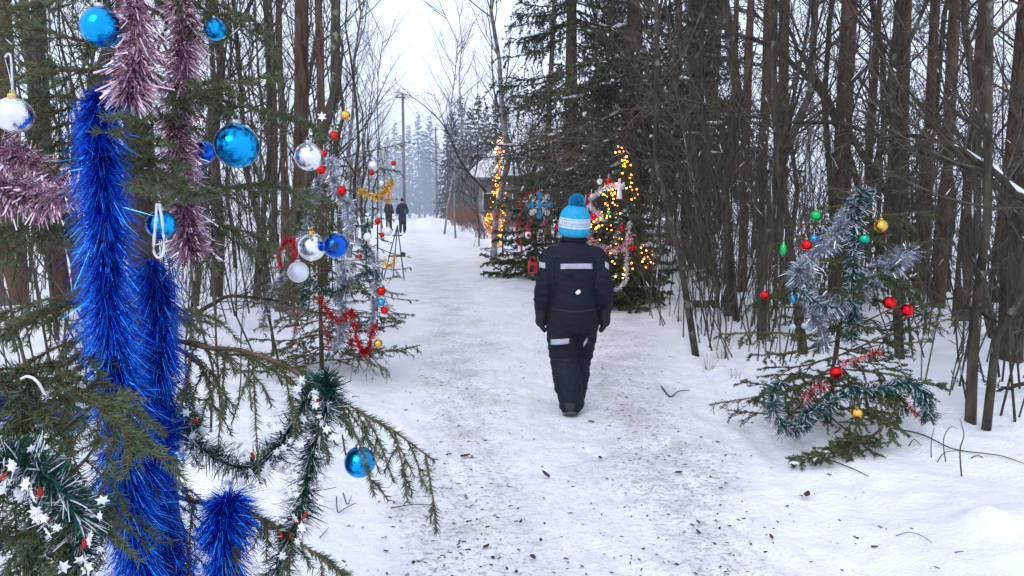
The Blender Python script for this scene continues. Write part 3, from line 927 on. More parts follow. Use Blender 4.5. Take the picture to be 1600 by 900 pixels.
nb([(236, 250, 1.3), (222, 215, 1.2), (206, 182, 1.12)], .09, .15, r0=.003)
nb([(245, 262, 1.28), (262, 292, 1.18), (310, 305, 1.12)], .10, .25, r0=.003)
nb([(250, 190, 1.36), (285, 160, 1.24), (320, 128, 1.2)], .12, .2)
nb([(290, 40, 1.40), (340, 22, 1.35), (392, 28, 1.33), (422, 66, 1.33)], .13, .3)
nb([(260, 10, 1.42), (300, -8, 1.38), (345, 8, 1.34)], .14, .2)
nb([(120, 735, 1.05), (70, 760, .95), (45, 830, .92), (40, 930, .92)], .12, .5, r0=.003)
nb([(150, 780, 1.1), (120, 800, .95), (100, 850, .93), (95, 930, .93)], .13, .5, r0=.003)
nb([(60, 700, 1.1), (20, 720, 1.0), (-20, 770, .98)], .13, .45)
nb([(250, 560, 1.42), (262, 600, 1.36), (275, 660, 1.33), (278, 700, 1.33)], .10, .7)
nb([(300, 560, 1.40), (320, 585, 1.38), (335, 640, 1.36)], .10, .9)
nb([(150, 650, 1.3), (90, 640, 1.3), (20, 655, 1.32)], .17, .5)
nb([(270, 780, 1.38), (290, 840, 1.36), (300, 910, 1.36)], .11, .6)
# the rest of the crown around the stem
rng = np.random.RandomState(33)
for i in range(8):
    z = rng.uniform(.75, 2.3); az = rng.uniform(.6, 1.2) * PI
    L = (.72 - .12 * (z - .7)) * rng.uniform(.6, 1.0)
    d = np.array((math.cos(az), math.sin(az), 0))
    A = [np.array((TX, TY, z)), np.array((TX, TY, z)) + d * L * .5 + (0, 0, -.02), np.array((TX, TY, z)) + d * L + (0, 0, -.16 * L)]
    spruce_branch(rng, A, .2, .04, .005, .016, .002, 1000, .4, 3, 0, 8, .7).build('branch', NSB, near)

BL = [M['t_blue'], M['t_blue_shade'], M['t_blue_glint']]
tinsel('garland', 'thick bright blue tinsel hanging straight down the nearest spruce, the longest one', [(160, 138, 1.24), (152, 190, 1.22), (160, 270, 1.2), (164, 360, 1.2), (168, 450, 1.2), (176, 540, 1.2), (190, 640, 1.2), (196, 720, 1.2), (200, 800, 1.2), (218, 880, 1.2), (232, 960, 1.2)], .056, 24000, .0013, BL, seed=1, droop=.5, tilt=.45, tuft=.45, fine=True, frac=[.52, .28, .20], n=60, taper=([0, .06, .15, .5, 1], [.5, .75, .95, 1, 1.1]), tip=.4)
tinsel('garland', 'second blue tinsel just right of the longest one, hanging beside the trunk', [(236, 405, 1.34), (245, 470, 1.33), (248, 560, 1.33), (240, 640, 1.32), (232, 700, 1.28), (240, 770, 1.28), (262, 850, 1.28), (285, 940, 1.28)], .052, 21000, .0013, BL, seed=2, droop=.5, tilt=.45, tuft=.45, fine=True, frac=[.48, .38, .14], n=50, tip=.4)
tinsel('garland', 'short blue tinsel end folded over a lower branch of the nearest spruce', [(372, 830, 1.30), (362, 792, 1.27), (352, 788, 1.24), (348, 830, 1.22), (352, 900, 1.22), (356, 960, 1.22)], .054, 21000, .0013, BL, seed=3, droop=.6, tilt=.45, tuft=.45, fine=True, frac=[.5, .43, .07], n=40, tip=.4)
tinsel('garland', 'blue tinsel crossing behind green twigs at the left picture edge', [(-40, 620, 1.45), (10, 632, 1.46), (60, 640, 1.48), (120, 660, 1.46)], .04, 9000, .0018, BL, seed=4, droop=.3, frac=[.3, .66, .04], tip=.4)
tinsel('garland', 'blue tinsel bundle slung between the two hanging blue strands', [(196, 700, 1.2), (225, 720, 1.22), (250, 690, 1.26), (262, 640, 1.3)], .05, 18000, .0013, BL, seed=5, droop=.45, fine=True, tuft=.6, frac=[.44, .5, .06], n=30, tip=.4)
PK = [M['t_pink'], M['t_pink2']]
tinsel('garland', 'wide mauve tinsel end hanging from the top, left of the trunk', [(214, -60, 1.24), (208, 10, 1.23), (214, 70, 1.23), (206, 120, 1.22), (202, 150, 1.22)], .044, 6200, .0032, PK, seed=6, droop=.35, tilt=.4, fine=True, tuft=.6, frac=[.6, .4], n=40)
tinsel('garland', 'long mauve tinsel strand hanging from the top, right of the trunk', [(284, -60, 1.36), (286, 30, 1.35), (284, 120, 1.35), (276, 200, 1.34), (284, 280, 1.33), (290, 340, 1.32), (302, 392, 1.32)], .044, 6200, .0031, PK, seed=7, droop=.35, tilt=.4, fine=True, tuft=.6, frac=[.6, .4], n=50, taper=([0, .7, 1], [.9, 1, 1.15]))
tinsel('garland', 'lower mauve tinsel swag at the left edge, beside the blue tinsel', [(-60, 268, 1.28), (0, 292, 1.27), (60, 302, 1.27), (118, 300, 1.26)], .044, 6200, .0032, PK, seed=8, droop=.35, fine=True, tuft=.6, frac=[.6, .4], n=30)
tinsel('garland', 'upper mauve tinsel strand behind the silver bauble at the left edge', [(-50, 215, 1.42), (0, 228, 1.40), (45, 248, 1.38), (105, 285, 1.36)], .038, 5600, .0031, PK, seed=9, droop=.35, fine=True, tuft=.6, frac=[.5, .5], n=30)

# green garlands with white stars
_st = MB()
for zq in (0.04, -0.04):
    pass
aa = np.arange(12) * PI / 6
rr_ = np.where(np.arange(12) % 2 == 0, 1.0, .52)
star_ring = np.stack([rr_ * np.sin(aa), 0 * aa, rr_ * np.cos(aa)], -1)
top_ = np.vstack([star_ring + (0, -.05, 0), star_ring + (0, .05, 0), [(0, -.11, 0), (0, .11, 0)]])
fs = [(i, (i + 1) % 12, 24) for i in range(12)] + [(12 + (i + 1) % 12, 12 + i, 25) for i in range(12)]
fs += [(i, 12 + i, 12 + (i + 1) % 12) for i in range(12)] + [(i, 12 + (i + 1) % 12, (i + 1) % 12) for i in range(12)]
_st.add(top_, np.array(fs)); STARM = _st.mesh('star', M['star'], smooth=False)
_bm = MB(); _bm.tubes(spline([(0, 0, -1.3), (.25, 0, -.5), (.2, .1, .4), (-.15, 0, 1.3)], 7), np.array([.1, .35, .5, .55, .45, .3, .1]), 6); BOWM = _bm.mesh('ribbon', M['bead'])
def star_garland(label, pts, rad, seed, nstar, nbow, per=2600, starsize=.0076):
    rng = np.random.RandomState(seed)
    root = thing('garland', label, 'garland', at(*pts[0]))
    _, P = tinsel('tinsel', None, pts, rad, per, .0020, [M['t_green'], M['t_white'], M['t_teal']], root, seed=seed, droop=.1, tilt=.3, frac=[.60, .22, .18], n=44, tip=.5)
    for kind, cnt in (('star', nstar), ('ribbon', nbow)):
        for i in range(cnt):
            t = rng.uniform(0, 1)
            b, T = sample(P[None], np.zeros(1, int), np.array([t]))
            q = rperp(rng, T)[0]; q[1] = -abs(q[1]); q = nrm(q)
            rad2 = rad * rng.uniform(.75, 1.15) if kind == 'star' else rad * .7
            p = b[0] + q * rad2 - np.array(root.location)
            sc = starsize * rng.uniform(.75, 1.25) if kind == 'star' else .0062
            child(kind, STARM if kind == 'star' else BOWM, root, p, sc, (rng.normal(0, .5), rng.normal(0, .7), rng.normal(0, .6)))
    return root
star_garland('bushy green garland with white stars filling the lower left corner', [(-40, 735, .93), (20, 722, .92), (70, 740, .91), (112, 790, .92), (128, 850, .93), (118, 930, .93)], .036, 41, 60, 5, 7000)
star_garland('second green garland with white stars behind the corner one at the bottom left', [(-20, 830, 1.08), (40, 860, 1.06), (100, 890, 1.05), (150, 940, 1.05)], .04, 42, 26, 2, 5500)
star_garland('green garland with white stars swinging in a low loop right of the blue tinsel', [(286, 636, 1.34), (296, 680, 1.32), (330, 712, 1.31), (385, 730, 1.30), (425, 712, 1.29), (452, 672, 1.28), (478, 628, 1.27), (505, 604, 1.27)], .034, 43, 56, 2, 6200, .0078)
star_garland('green garland with white stars dropping from the branch tip to the bottom edge', [(515, 598, 1.26), (508, 650, 1.26), (490, 700, 1.25), (478, 760, 1.25), (466, 815, 1.24), (440, 860, 1.23), (428, 940, 1.22)], .036, 44, 46, 5, 6200, .0078)
tinsel('garland', 'bright green brush end of a garland at the fork of the lower branch', [(512, 628, 1.24), (514, 604, 1.235), (508, 585, 1.23)], .034, 6500, .0022, [M['t_green'], M['t_teal']], seed=45, droop=-.15, tilt=.6, frac=[.7, .3], n=12, tip=.4)

bauble(158, 43, 1.22, 62, 'b_blue', 'light blue bauble at the top left, touching the mauve tinsel', (160, -8))
bauble(336, 46, 1.36, 34, 'b_blue', 'small blue bauble near the top right of the mauve strand', (336, 22))
bauble(370, 228, 1.33, 69, 'b_blue', 'largest bright blue bauble on a white thread from the upper branch', (369, 150))
bauble(318, 238, 1.42, 36, 'b_deep', 'small deep blue bauble half behind the mauve strand', (322, 205))
bauble(252, 351, 1.24, 46, 'b_blue', 'blue bauble in front of the trunk with a white string loop over it', (250, 322))
bauble(22, 180, 1.15, 56, 'b_silver', 'faceted silver bauble with gold cap at the left edge', (8, 92), cap='cap_gold')
bauble(562, 722, 1.28, 49, 'b_blue', 'blue bauble hanging over the snow from the lowest long branch', (562, 654))
bauble(482, 245, 1.34, 44, 'b_silver', 'mirror silver bauble on the tip of the upper right branch', (485, 200))
bauble(487, 386, 1.46, 43, 'b_silver', 'mirror silver bauble with gold cap, above the frosted one', (500, 345), cap='cap_gold')
bauble(524, 384, 1.45, 39, 'b_deep', 'deep blue bauble touching the silver one with the gold cap', (520, 352))
bauble(466, 425, 1.46, 33, 'b_frost', 'frosted white bauble below the silver one with the gold cap', (470, 365))
# white string loop across the blue bauble, and the hook of the silver one
mb = MB(); mb.tubes(spline([at(245, 318, 1.2), at(243, 350, 1.195), at(240, 390, 1.2), at(248, 403, 1.2), at(256, 392, 1.2), at(254, 350, 1.195), at(249, 318, 1.2)], 18), np.full(18, .0024), 5)
tag(mb.build('string_loop', M['thread']), 'white yarn loop hanging in front of the blue bauble by the trunk', 'string')
mb = MB(); mb.tubes(spline([at(70, 616, .97), at(58, 596, .96), at(44, 588, .96), at(33, 592, .965)], 9), np.full(9, .0018), 6)
tag(mb.build('hook', M['white_plastic']), 'white plastic ornament hook on a left branch', 'hook')
mb = MB(); mb.tubes(spline([at(8, 90, 1.15), at(14, 84, 1.15), at(18, 95, 1.15), at(20, 150, 1.15)], 9), np.full(9, .0022), 5)
tag(mb.build('hook', M['cap']), 'bent wire hook holding the silver bauble at the left edge', 'hook')

# ------------------------------------------------------------------ smaller decorated spruces
def deco_spruce(label, base, top, rng, nbr, lb, nl, nw, dens, tw, gap, hang, bare, second=2, r0=.02, t0=.06, pw=.85, bush=1.0, mats=None, cutoff=.97, rise=.12):
    base = np.asarray(base); top = np.asarray(top)
    root = thing('decorated_spruce', label, 'tree', base)
    mb = MB()
    tr = spline([base - (0, 0, .15), base * .6 + top * .4 + rng.normal(0, .012, 3), top], 9)
    mb.tubes(tr, np.linspace(r0, .004, 9), 7)
    mb.build('trunk', M['spruce_bark'], root)
    for i in range(nbr):
        t = t0 + (cutoff - t0) * (i + rng.uniform(0, .8)) / nbr
        az = i * 2.4 + rng.uniform(-.4, .4)
        L = lb * (1 - t) ** pw * rng.uniform(.7, 1.15) + .05
        b = tr[0] * (1 - t) + tr[-1] * t if False else sample(tr[None], np.zeros(1, int), np.array([t]))[0][0]
        d = np.array((math.cos(az), math.sin(az), 0))
        el = rng.normal(-.05, .12) + .5 * max(0, t - .75)
        A = [b, b + d * L * .5 + (0, 0, L * (.5 * el - hang * .15)), b + d * L + (0, 0, L * (el - hang * .3 + rise))]
        spruce_branch(rng, A, tw * (.4 + .6 * (1 - t)), gap, r0 * .3, nl, nw, dens, hang * .3, second, bare, 6, .7, bush).build('branch', mats or SB, root)
    # leader
    A = [tr[-2], tr[-1], tr[-1] + (0, 0, .12)]
    spruce_branch(rng, A, .06, .05, .004, nl, nw, dens, 0, 0, bare, 5).build('branch', mats or SB, root)
    return root, tr
rng = np.random.RandomState(50)
b1 = ground(503, 578); D1 = depth_of(b1)
t1 = at(506, 165, D1)
deco_spruce('thin half bare spruce left of the path with silver and red tinsel', b1, t1, rng, 66, .70, .019, .0050, 420, .26, .05, .6, .35, 4, .02, t0=.05)
def br(rt, pts, **k):
    P = [at(*p) for p in pts]
    a = dict(tw=.16, gap=.05, r0=.006, nl=.017, nw=.004, dens=320, hang=.45, second=2, bare=.4, npts=8, flat=.6); a.update(k)
    spruce_branch(np.random.RandomState(int(pts[-1][0] + pts[-1][1])), P, **a).build('branch', SB, rt)
near2 = bpy.data.objects['decorated_spruce.001']
br(near2, [(505, 520, D1), (580, 548, D1 - .3), (655, 540, D1 - .5)], tw=.22)
br(near2, [(505, 490, D1), (575, 488, D1 - .2), (632, 492, D1 - .3)])
br(near2, [(504, 540, D1), (560, 560, D1 - .4), (608, 582, D1 - .6)], tw=.22)
br(near2, [(504, 440, D1), (550, 440, D1 - .2), (590, 470, D1 - .3)])
br(near2, [(504, 420, D1), (560, 412, D1 - .2), (590, 440, D1 - .3)], bare=.1, dens=600)
br(near2, [(505, 255, D1), (560, 240, D1), (640, 222, D1 + .1)])
br(near2, [(505, 285, D1), (570, 262, D1), (625, 268, D1)])

b2 = ground(588, 515); D2 = depth_of(b2)
t2 = at(590, 245, D2)
deco_spruce('young spruce behind the thin one, with gold tinsel, at the left path edge', b2, t2, rng, 30, .55, .02, .006, 260, .22, .07, .5, .15, 2, .016)

b3 = ground(1290, 662); D3 = depth_of(b3)
t3 = at(1345, 285, D3)
r3, tr3 = deco_spruce('low spruce on the right verge with silver and green garlands round its leaning stem', b3, t3, rng, 44, .60, .018, .0040, 560, .26, .05, .55, .2, 3, .021, t0=.10, pw=.6)
def br3(pts, **k):
    a = dict(bare=.15, dens=620, nw=.004, tw=.22, second=3); a.update(k); br(r3, pts, **a)
br3([(1295, 630, D3), (1200, 620, D3 - .2), (1110, 632, D3 - .3)], bare=.6, dens=350, tw=.18)
BUSH = dict(bare=0, dens=820, tw=.30, second=4, nw=.0045)
br3([(1297, 590, D3), (1240, 592, D3 - .2), (1200, 612, D3 - .3)], **BUSH)
br3([(1297, 605, D3), (1350, 600, D3 - .4), (1400, 625, D3 - .5)], **BUSH)
br3([(1300, 540, D3), (1220, 520, D3 - .2), (1125, 522, D3 - .2)], bare=.3, tw=.14)
br3([(1310, 460, D3), (1240, 455, D3 - .1), (1190, 466, D3 - .1)], **BUSH)
br3([(1300, 575, D3), (1390, 585, D3 - .3), (1470, 605, D3 - .3)], **BUSH)
br3([(1300, 560, D3), (1400, 520, D3 - .2), (1500, 495, D3 - .2)], tw=.2, bare=.3)
br3([(1305, 530, D3), (1400, 480, D3 - .2), (1470, 478, D3 - .2)], tw=.24, bare=.3)
br3([(1320, 450, D3), (1380, 430, D3 - .3), (1440, 470, D3 - .4)], **BUSH)
br3([(1335, 360, D3), (1290, 350, D3), (1225, 352, D3 - .1)], tw=.14)
br3([(1335, 385, D3), (1270, 365, D3), (1200, 385, D3)], tw=.14, bare=.3)
br3([(1340, 330, D3), (1390, 335, D3 + .1), (1460, 330, D3 + .2)], tw=.2)
br3([(1340, 360, D3), (1400, 385, D3), (1470, 372, D3 + .2)], tw=.22)
br3([(1295, 640, D3), (1350, 640, D3 - .5), (1400, 668, D3 - .6)], **BUSH)
br3([(1345, 310, D3), (1310, 322, D3), (1270, 325, D3)], tw=.12)

b4 = ground(972, 478); D4 = depth_of(b4)
t4 = at(975, 262, D4)
r4, tr4 = deco_spruce('spruce wrapped in glowing warm lights just right of the child', b4, t4, rng, 76, 1.0, .036, .016, 300, .38, .065, .5, 0, 4, .03, t0=.05, pw=.7)
b5 = ground(786, 402); D5 = depth_of(b5)
t5 = at(781, 235, D5)
r5, tr5 = deco_spruce('farther thin spruce wrapped in glowing lights at the right path edge', b5, t5, rng, 30, .6, .035, .012, 180, .3, .1, .4, 0, 2, .03, pw=.7)
b6 = ground(838, 432); D6 = depth_of(b6)
t6 = at(836, 268, D6)
r6, tr6 = deco_spruce('spruce with a snowflake ornament behind the child at left', b6, t6, rng, 56, 1.1, .038, .017, 230, .38, .075, .6, .1, 4, .03, pw=.6)
# ------------------------------------------------------------------ ornaments of the thin spruce on the left
SV = [M['t_silver'], M['t_silver2']]
GW = [M['t_teal'], M['t_white'], M['t_green']]
def tn(label, pts, d, radpx, mats, seed, per=1500, wd=.006, frac=None, cat='garland', **k):
    P = [(p[0], p[1], d + (p[2] if len(p) > 2 else 0)) for p in pts]
    return tinsel('garland', label, P, radpx * .92 * d / F, per, wd, mats, seed=seed, frac=frac, cat=cat, n=max(16, 7 * len(pts)), tilt=.15, **k)
DA = D1 - .35
tn('silver tinsel running down the middle of the thin left spruce', [(516, 245), (523, 290), (545, 325), (541, 390), (534, 450), (536, 500), (526, 545)], DA, 14, SV, 60, 2600, .005, frac=[.75, .25])
tn('grey tinsel slanting behind the mirror bauble on the thin left spruce', [(515, 262), (492, 300), (480, 345), (470, 380)], DA + .3, 12, SV, 61, 1900, .005, frac=[.5, .5])
tn('silver tinsel on the right flank of the thin left spruce', [(560, 372), (586, 405), (588, 450), (584, 488), (580, 520)], DA, 10, SV, 62, 1900, .005, frac=[.7, .3])
tn('dull silver tinsel hanging low among the brush left of the thin spruce', [(446, 425), (420, 462), (410, 515)], DA + .6, 11, SV, 63, 1700, .005, frac=[.4, .6])
tn('dark green tinsel swag across the waist of the thin left spruce', [(598, 428), (570, 425), (548, 446), (515, 455), (480, 440)], DA - .05, 11, GW, 64, 2000, .005, frac=[.5, .15, .35])
tn('dark green tinsel hanging straight above the green swag', [(575, 340), (572, 375), (574, 408)], DA - .02, 10, GW, 65, 1800, .005, frac=[.45, .2, .35])
tn('dark green tinsel end at the left side of the thin spruce', [(476, 430), (474, 460), (476, 492)], DA - .02, 9, GW, 66, 1700, .005, frac=[.45, .15, .4])
tn('red tinsel forming a V low on the thin left spruce', [(498, 462), (512, 488), (532, 500), (550, 484), (556, 520), (564, 546), (573, 548), (580, 525), (587, 506)], DA - .1, 8, [M['t_red']], 67, 1700, .005)
tn('faded red tinsel hanging behind the red V', [(500, 500), (510, 520), (516, 545), (545, 515), (548, 540)], DA + .15, 6, [M['t_red']], 68, 1000, .004)
tn('red tinsel loop hanging left of the frosted bauble', [(438, 418), (436, 395), (445, 378), (458, 378), (460, 412)], D1 - .9, 7, [M['t_red']], 69, 1900, .004)
tn('red tinsel tail falling in the brush below the frosted bauble', [(470, 480), (462, 510), (455, 545)], DA + .3, 5, [M['t_red']], 59, 1000, .004)
for a in [
 (540, 180, DA, 15, 'b_gold', 'gold bauble beside the bare tip of the thin left spruce', (540, 165)),
 (522, 212, DA, 15, 'b_red', 'red bauble just below the gold one on the thin left spruce', (523, 196)),
 (502, 265, DA, 16, 'b_red', 'red bauble touching the lower right of the mirror bauble', (504, 250)),
 (506, 240, DA + .1, 11, 'b_red', 'small dark red bauble behind the mirror bauble', (506, 226)),
 (534, 298, DA - .05, 15, 'b_red', 'red bauble at the middle of the thin left spruce on silver tinsel', (535, 284)),
 (583, 259, DA + .1, 17, 'b_silver', 'ribbed silver bauble above a small red one', (584, 240)),
 (581, 270, DA + .12, 9, 'b_red', 'tiny red bauble under the ribbed silver one', (584, 258)),
 (615, 255, DA + .2, 8, 'b_red', 'tiny red bauble at a branch tip near the utility pole', (614, 244)),
 (596, 286, DA + .4, 8, 'white_plastic', 'tiny white bauble above the gold tinsel', (596, 274)),
 (596, 455, DA - .1, 14, 'b_red', 'red bauble at the top of the three on the right tip', (594, 442)),
 (596, 472, DA - .1, 12, 'b_cyan', 'light blue bauble between two red ones on the right tip', (597, 462)),
 (601, 485, DA - .1, 12, 'b_red', 'red bauble at the bottom of the three on the right tip', (600, 474)),
 (591, 537, DA - .1, 14, 'b_gold', 'gold bell bauble low on the right of the thin spruce', (590, 520)),
 (606, 362, DA - .1, 14, 'b_frost', 'frosted grey bauble by the legs of the easel', (606, 346)),
 (574, 370, DA - .1, 12, 'white_plastic', 'small white bauble left of the frosted grey one', (574, 356)),
 (562, 401, DA, 8, 'b_red', 'tiny red bauble between the dark green tinsels', (562, 390)),
 (590, 346, DA + .3, 10, 'b_red', 'faded red bauble above the white one', (590, 334)),
 (597, 367, DA, 8, 'b_red', 'tiny red bauble left of the frosted grey one', (597, 356)),
]: bauble(*a, cap='cap_gold' if 'gold' in a[4] else 'cap')
o = child('star', STARM, thing('star_ornament', 'pale star ornament on the tip of the thin left spruce', 'ornament', at(503, 182, DA)), scale=.036)
tn('gold tinsel swag on the spruce behind, near the utility pole', [(560, 296), (578, 305), (592, 306), (603, 296), (612, 284), (606, 318)], D2 - .2, 8, [M['t_gold']], 70, 1100, .008)
tn('gold tinsel loop hanging near the easel', [(600, 404), (606, 415), (614, 412), (618, 396)], D1 + .6, 6, [M['t_gold']], 71, 1200, .006)

# ------------------------------------------------------------------ low spruce on the right verge
DR = D3 - .15
tn('dark green and white garland down the stem of the low right spruce, from its tip', [(1360, 300), (1342, 306), (1336, 340), (1334, 395), (1332, 440), (1334, 490), (1330, 530)], DR, 17, GW, 80, 4000, .0042, frac=[.5, .22, .28])
tn('silver tinsel zigzag round the upper half of the low right spruce', [(1338, 312), (1322, 345), (1300, 372), (1262, 410), (1248, 432), (1268, 462), (1308, 478), (1345, 452), (1380, 428), (1412, 402)], DR + .02, 22, SV, 81, 3600, .0038, frac=[.55, .45])
tn('silver tinsel end in the right upper branches of the low right spruce', [(1360, 430), (1390, 405), (1424, 392)], DR + .1, 20, SV, 79, 3200, .0038, frac=[.55, .45])
tn('silver tinsel tail hanging left of the leaning stem', [(1266, 486), (1282, 512), (1290, 545)], DR + .05, 18, SV, 82, 2800, .0045, frac=[.7, .3])
tn('green and white garland piece laid over the silver zigzag', [(1250, 452), (1275, 472), (1305, 482), (1332, 462)], DR - .08, 14, GW, 83, 2600, .0042, frac=[.4, .35, .25])
tn('green and white garland looping low round the foot of the low right spruce', [(1222, 594), (1208, 620), (1213, 650), (1232, 670), (1254, 664), (1264, 644), (1296, 632), (1330, 612), (1378, 606), (1420, 598), (1440, 610), (1450, 636), (1453, 656)], DR - .35, 15, GW, 84, 4000, .004, frac=[.52, .2, .28])
RW = [M['t_red'], M['t_white']]
tn('red and white tinsel beside the foot of the leaning stem', [(1246, 640), (1262, 615), (1278, 604), (1292, 606)], DR - .2, 11, RW, 85, 2200, .004, frac=[.65, .35])
tn('red and white tinsel over the lower right branches of the low spruce', [(1308, 582), (1325, 565), (1350, 556), (1378, 548)], DR - .1, 9, RW, 86, 1800, .004, frac=[.65, .35])
tn('red tinsel end on the rightmost low branch of the low spruce', [(1410, 622), (1425, 640), (1445, 656)], DR - .3, 8, RW, 87, 1700, .004, frac=[.75, .25])
for a in [
 (1275, 337, DR, 17, 'b_green', 'bright green bauble at the upper left of the low right spruce', (1274, 320)),
 (1376, 353, DR, 21, 'b_gold', 'gold bauble at the upper right of the low right spruce', (1376, 334)),
 (1260, 383, DR, 18, 'b_red', 'red bauble beside a small blue one on the low right spruce', (1258, 366)),
 (1272, 373, DR + .05, 13, 'b_cyan', 'small blue bauble behind the red one on the low right spruce', (1272, 358)),
 (1350, 374, DR - .05, 18, 'b_teal', 'teal green bauble right of the dark garland stem', (1350, 358)),
 (1195, 461, DR, 14, 'b_red', 'lone red bauble on the far left branch of the low right spruce', (1195, 446)),
 (1242, 467, DR - .05, 15, 'b_cyan', 'light blue bauble left of the silver zigzag', (1242, 450)),
 (1390, 473, DR - .2, 20, 'b_red', 'red bauble under the right branch, left one of a pair', (1390, 452)),
 (1417, 485, DR - .2, 20, 'b_red', 'red bauble under the right branch, right one of a pair', (1417, 464)),
 (1238, 511, DR, 10, 'glass', 'small clear ball left of the silver tail', (1238, 500)),
 (1257, 509, DR, 10, 'glass', 'small clear ball touching the silver tail', (1257, 498)),
 (1306, 582, DR - .2, 20, 'b_red', 'red bauble against the leaning stem, low down', (1308, 562)),
 (1339, 646, DR - .4, 18, 'b_gold', 'gold bauble lowest on the low right spruce', (1342, 630)),
]: bauble(*a, cap='cap_gold' if 'gold' in a[4] else 'cap')
bauble(1224, 390, DR, 11, 'b_green', 'green drop shaped ornament at the left of the low right spruce', (1226, 358), squash=(1, 1, 1.9))

# ------------------------------------------------------------------ light strings and ornaments of the two glowing spruces
BULB = MB(); BULB.sphere((0, 0, 0), 1, 8, 6); BULBM = BULB.mesh('bulb', M['bulb'])
def lights(label, pts, d, seed, rb, jitter, n=None):
    rng = np.random.RandomState(seed)
    P = [at(p[0], p[1], d + (p[2] if len(p) > 2 else rng.uniform(-.06, .06))) for p in pts]
    root = thing('string_lights', label, 'string lights', P[0])
    line = spline(P, len(P) * 5)
    mb = MB(); mb.tubes(line, np.full(len(line), .004), 3); mb.build('cable', M['wire'], root)
    off = np.array(root.location)
    Q = P if n is None else spline(P, n)
    for p in list(Q) * 3:
        q = p + rng.normal(size=3) * (jitter + .03) - off
        child('bulb', BULBM, root, q, rb * .43 * rng.uniform(.65, 1.3))
DL = D4 - .25
lights('glowing string lights climbing the tip of the spruce right of the child', [(973, 233), (974, 240), (976, 248), (975, 256), (977, 263), (978, 270), (984, 281), (989, 288), (994, 297)], DL + .2, 1, .021, .008)
lights('glowing string lights scattered through the middle of the spruce right of the child', [(943, 291), (952, 286), (960, 292), (959, 302), (959, 309), (941, 308), (948, 322), (964, 327), (947, 334), (949, 340), (956, 349), (938, 342), (934, 356), (937, 362), (923, 345), (920, 352), (957, 368), (966, 376), (950, 388), (948, 402), (949, 412), (946, 416), (925, 350), (922, 400)], DL - .3, 2, .021, .012)
lights('glowing string lights on the right flank of the spruce right of the child', [(980, 300), (987, 306), (1004, 385), (1003, 400), (1012, 398), (1018, 397), (1011, 412), (1020, 410), (989, 416), (979, 426), (976, 432), (955, 438)], DL - .1, 3, .021, .012)
lights('dense glowing string lights wrapped round the farther thin spruce', [(780, 222), (780, 228), (779, 235), (781, 242), (782, 262), (781, 270), (779, 283), (777, 290), (778, 297), (774, 304), (772, 304), (776, 318), (783, 330), (776, 335), (764, 340), (763, 348), (768, 352), (780, 350), (783, 358), (773, 362), (780, 366), (770, 372), (776, 378), (784, 374), (772, 384)], D5 - .25, 4, .027, .06, 56)
tn('gold tinsel wound round the farther glowing spruce', [(781, 232), (777, 290), (784, 330), (764, 335), (768, 365), (782, 345), (776, 385)], D5 - .2, 6, [M['t_gold']], 91, 420, .02)
tn('white tinsel swag on the farther glowing spruce', [(752, 335), (758, 356), (768, 366), (778, 358), (786, 340)], D5 - .3, 3.5, [M['t_white']], 92, 500, .014)
DC = D4 - .6
tn('white tinsel loop high on the spruce right of the child', [(962, 290), (945, 293), (928, 305), (920, 318), (930, 330), (941, 342)], DC, 6, [M['t_white'], M['t_silver']], 93, 900, .010)
tn('dark green tinsel swag on the spruce right of the child', [(990, 318), (974, 334), (966, 350), (962, 372), (945, 386), (928, 378), (918, 362)], DC - .05, 6, GW, 94, 1100, .009, frac=[.45, .2, .35])
tn('red and white striped tinsel swag right of the child', [(916, 366), (932, 385), (955, 390), (975, 384), (990, 366)], DC - .12, 7, RW, 95, 1200, .009, frac=[.55, .45])
tn('white tinsel hanging down the right side of the glowing spruce', [(984, 345), (980, 380), (979, 410), (978, 435), (965, 452), (948, 462), (940, 470)], DC, 5, [M['t_white'], M['t_pink']], 96, 900, .010, frac=[.7, .3])
for a in [
 (951, 283, DC, 10, 'b_red', 'red bauble near the top of the spruce right of the child', None),
 (937, 284, DC, 9, 'white_plastic', 'white egg ornament near the top of the spruce right of the child', None),
 (915, 316, DC, 10, 'b_red', 'red bauble touching the child\'s blue hat at right', None),
 (924, 306, DC + .1, 9, 'b_red', 'dull red bauble above the one beside the hat', None),
 (928, 339, DC, 12, 'b_red', 'red bauble next to a dark one beside the hat', None),
 (933, 345, DC - .05, 9, 'thread_dark', 'dark round ornament below the red one beside the hat', None),
 (971, 356, DC, 11, 'b_red', 'red bauble at the centre of the dark green swag', None),
 (952, 334, DC, 8, 'b_green', 'small green bauble among the lights right of the hat', None),
 (989, 388, DC, 10, 'b_red', 'red bauble right of the striped swag', None),
 (872, 356, D6 - 1.3, 11, 'b_red', 'red bauble at the left of the child\'s hat', None),
 (850, 349, D6 - 1.4, 7, 'b_pink', 'small pink bauble below the snowflake ornament', (850, 338)),
]: bauble(*a)
a_ = thing('angel_ornament', 'slender white paper angel hanging on the glowing spruce', 'ornament', at(968, 296, DC))
mb = MB(); c = at(968, 298, DC); s = DC / F
rg = []
for z, r in ((14, 1.2), (10, 2.4), (4, 3.0), (-4, 3.6), (-12, 4.6), (-13, 4.2)):
    a = np.arange(10) * 2 * PI / 10; rg.append(np.stack([c[0] + r * s * np.cos(a), c[1] + r * s * .6 * np.sin(a), np.full(10, c[2] + z * s)], -1))
mb.loft(rg[::-1]); mb.sphere(c + (0, 0, 16 * s), 2.6 * s, 10, 6); mb.build('robe', M['t_white'], a_)
mb = MB()
for sg in (-1, 1):
    mb.loft([np.array([c + np.array((sg * x * s, .012 + y, z * s)) for x, z in ((1, 9), (7, 14), (9, 8), (6, 1), (1, 4))]) for y in (0, .008)])
mb.build('wings', M['t_white'], a_)

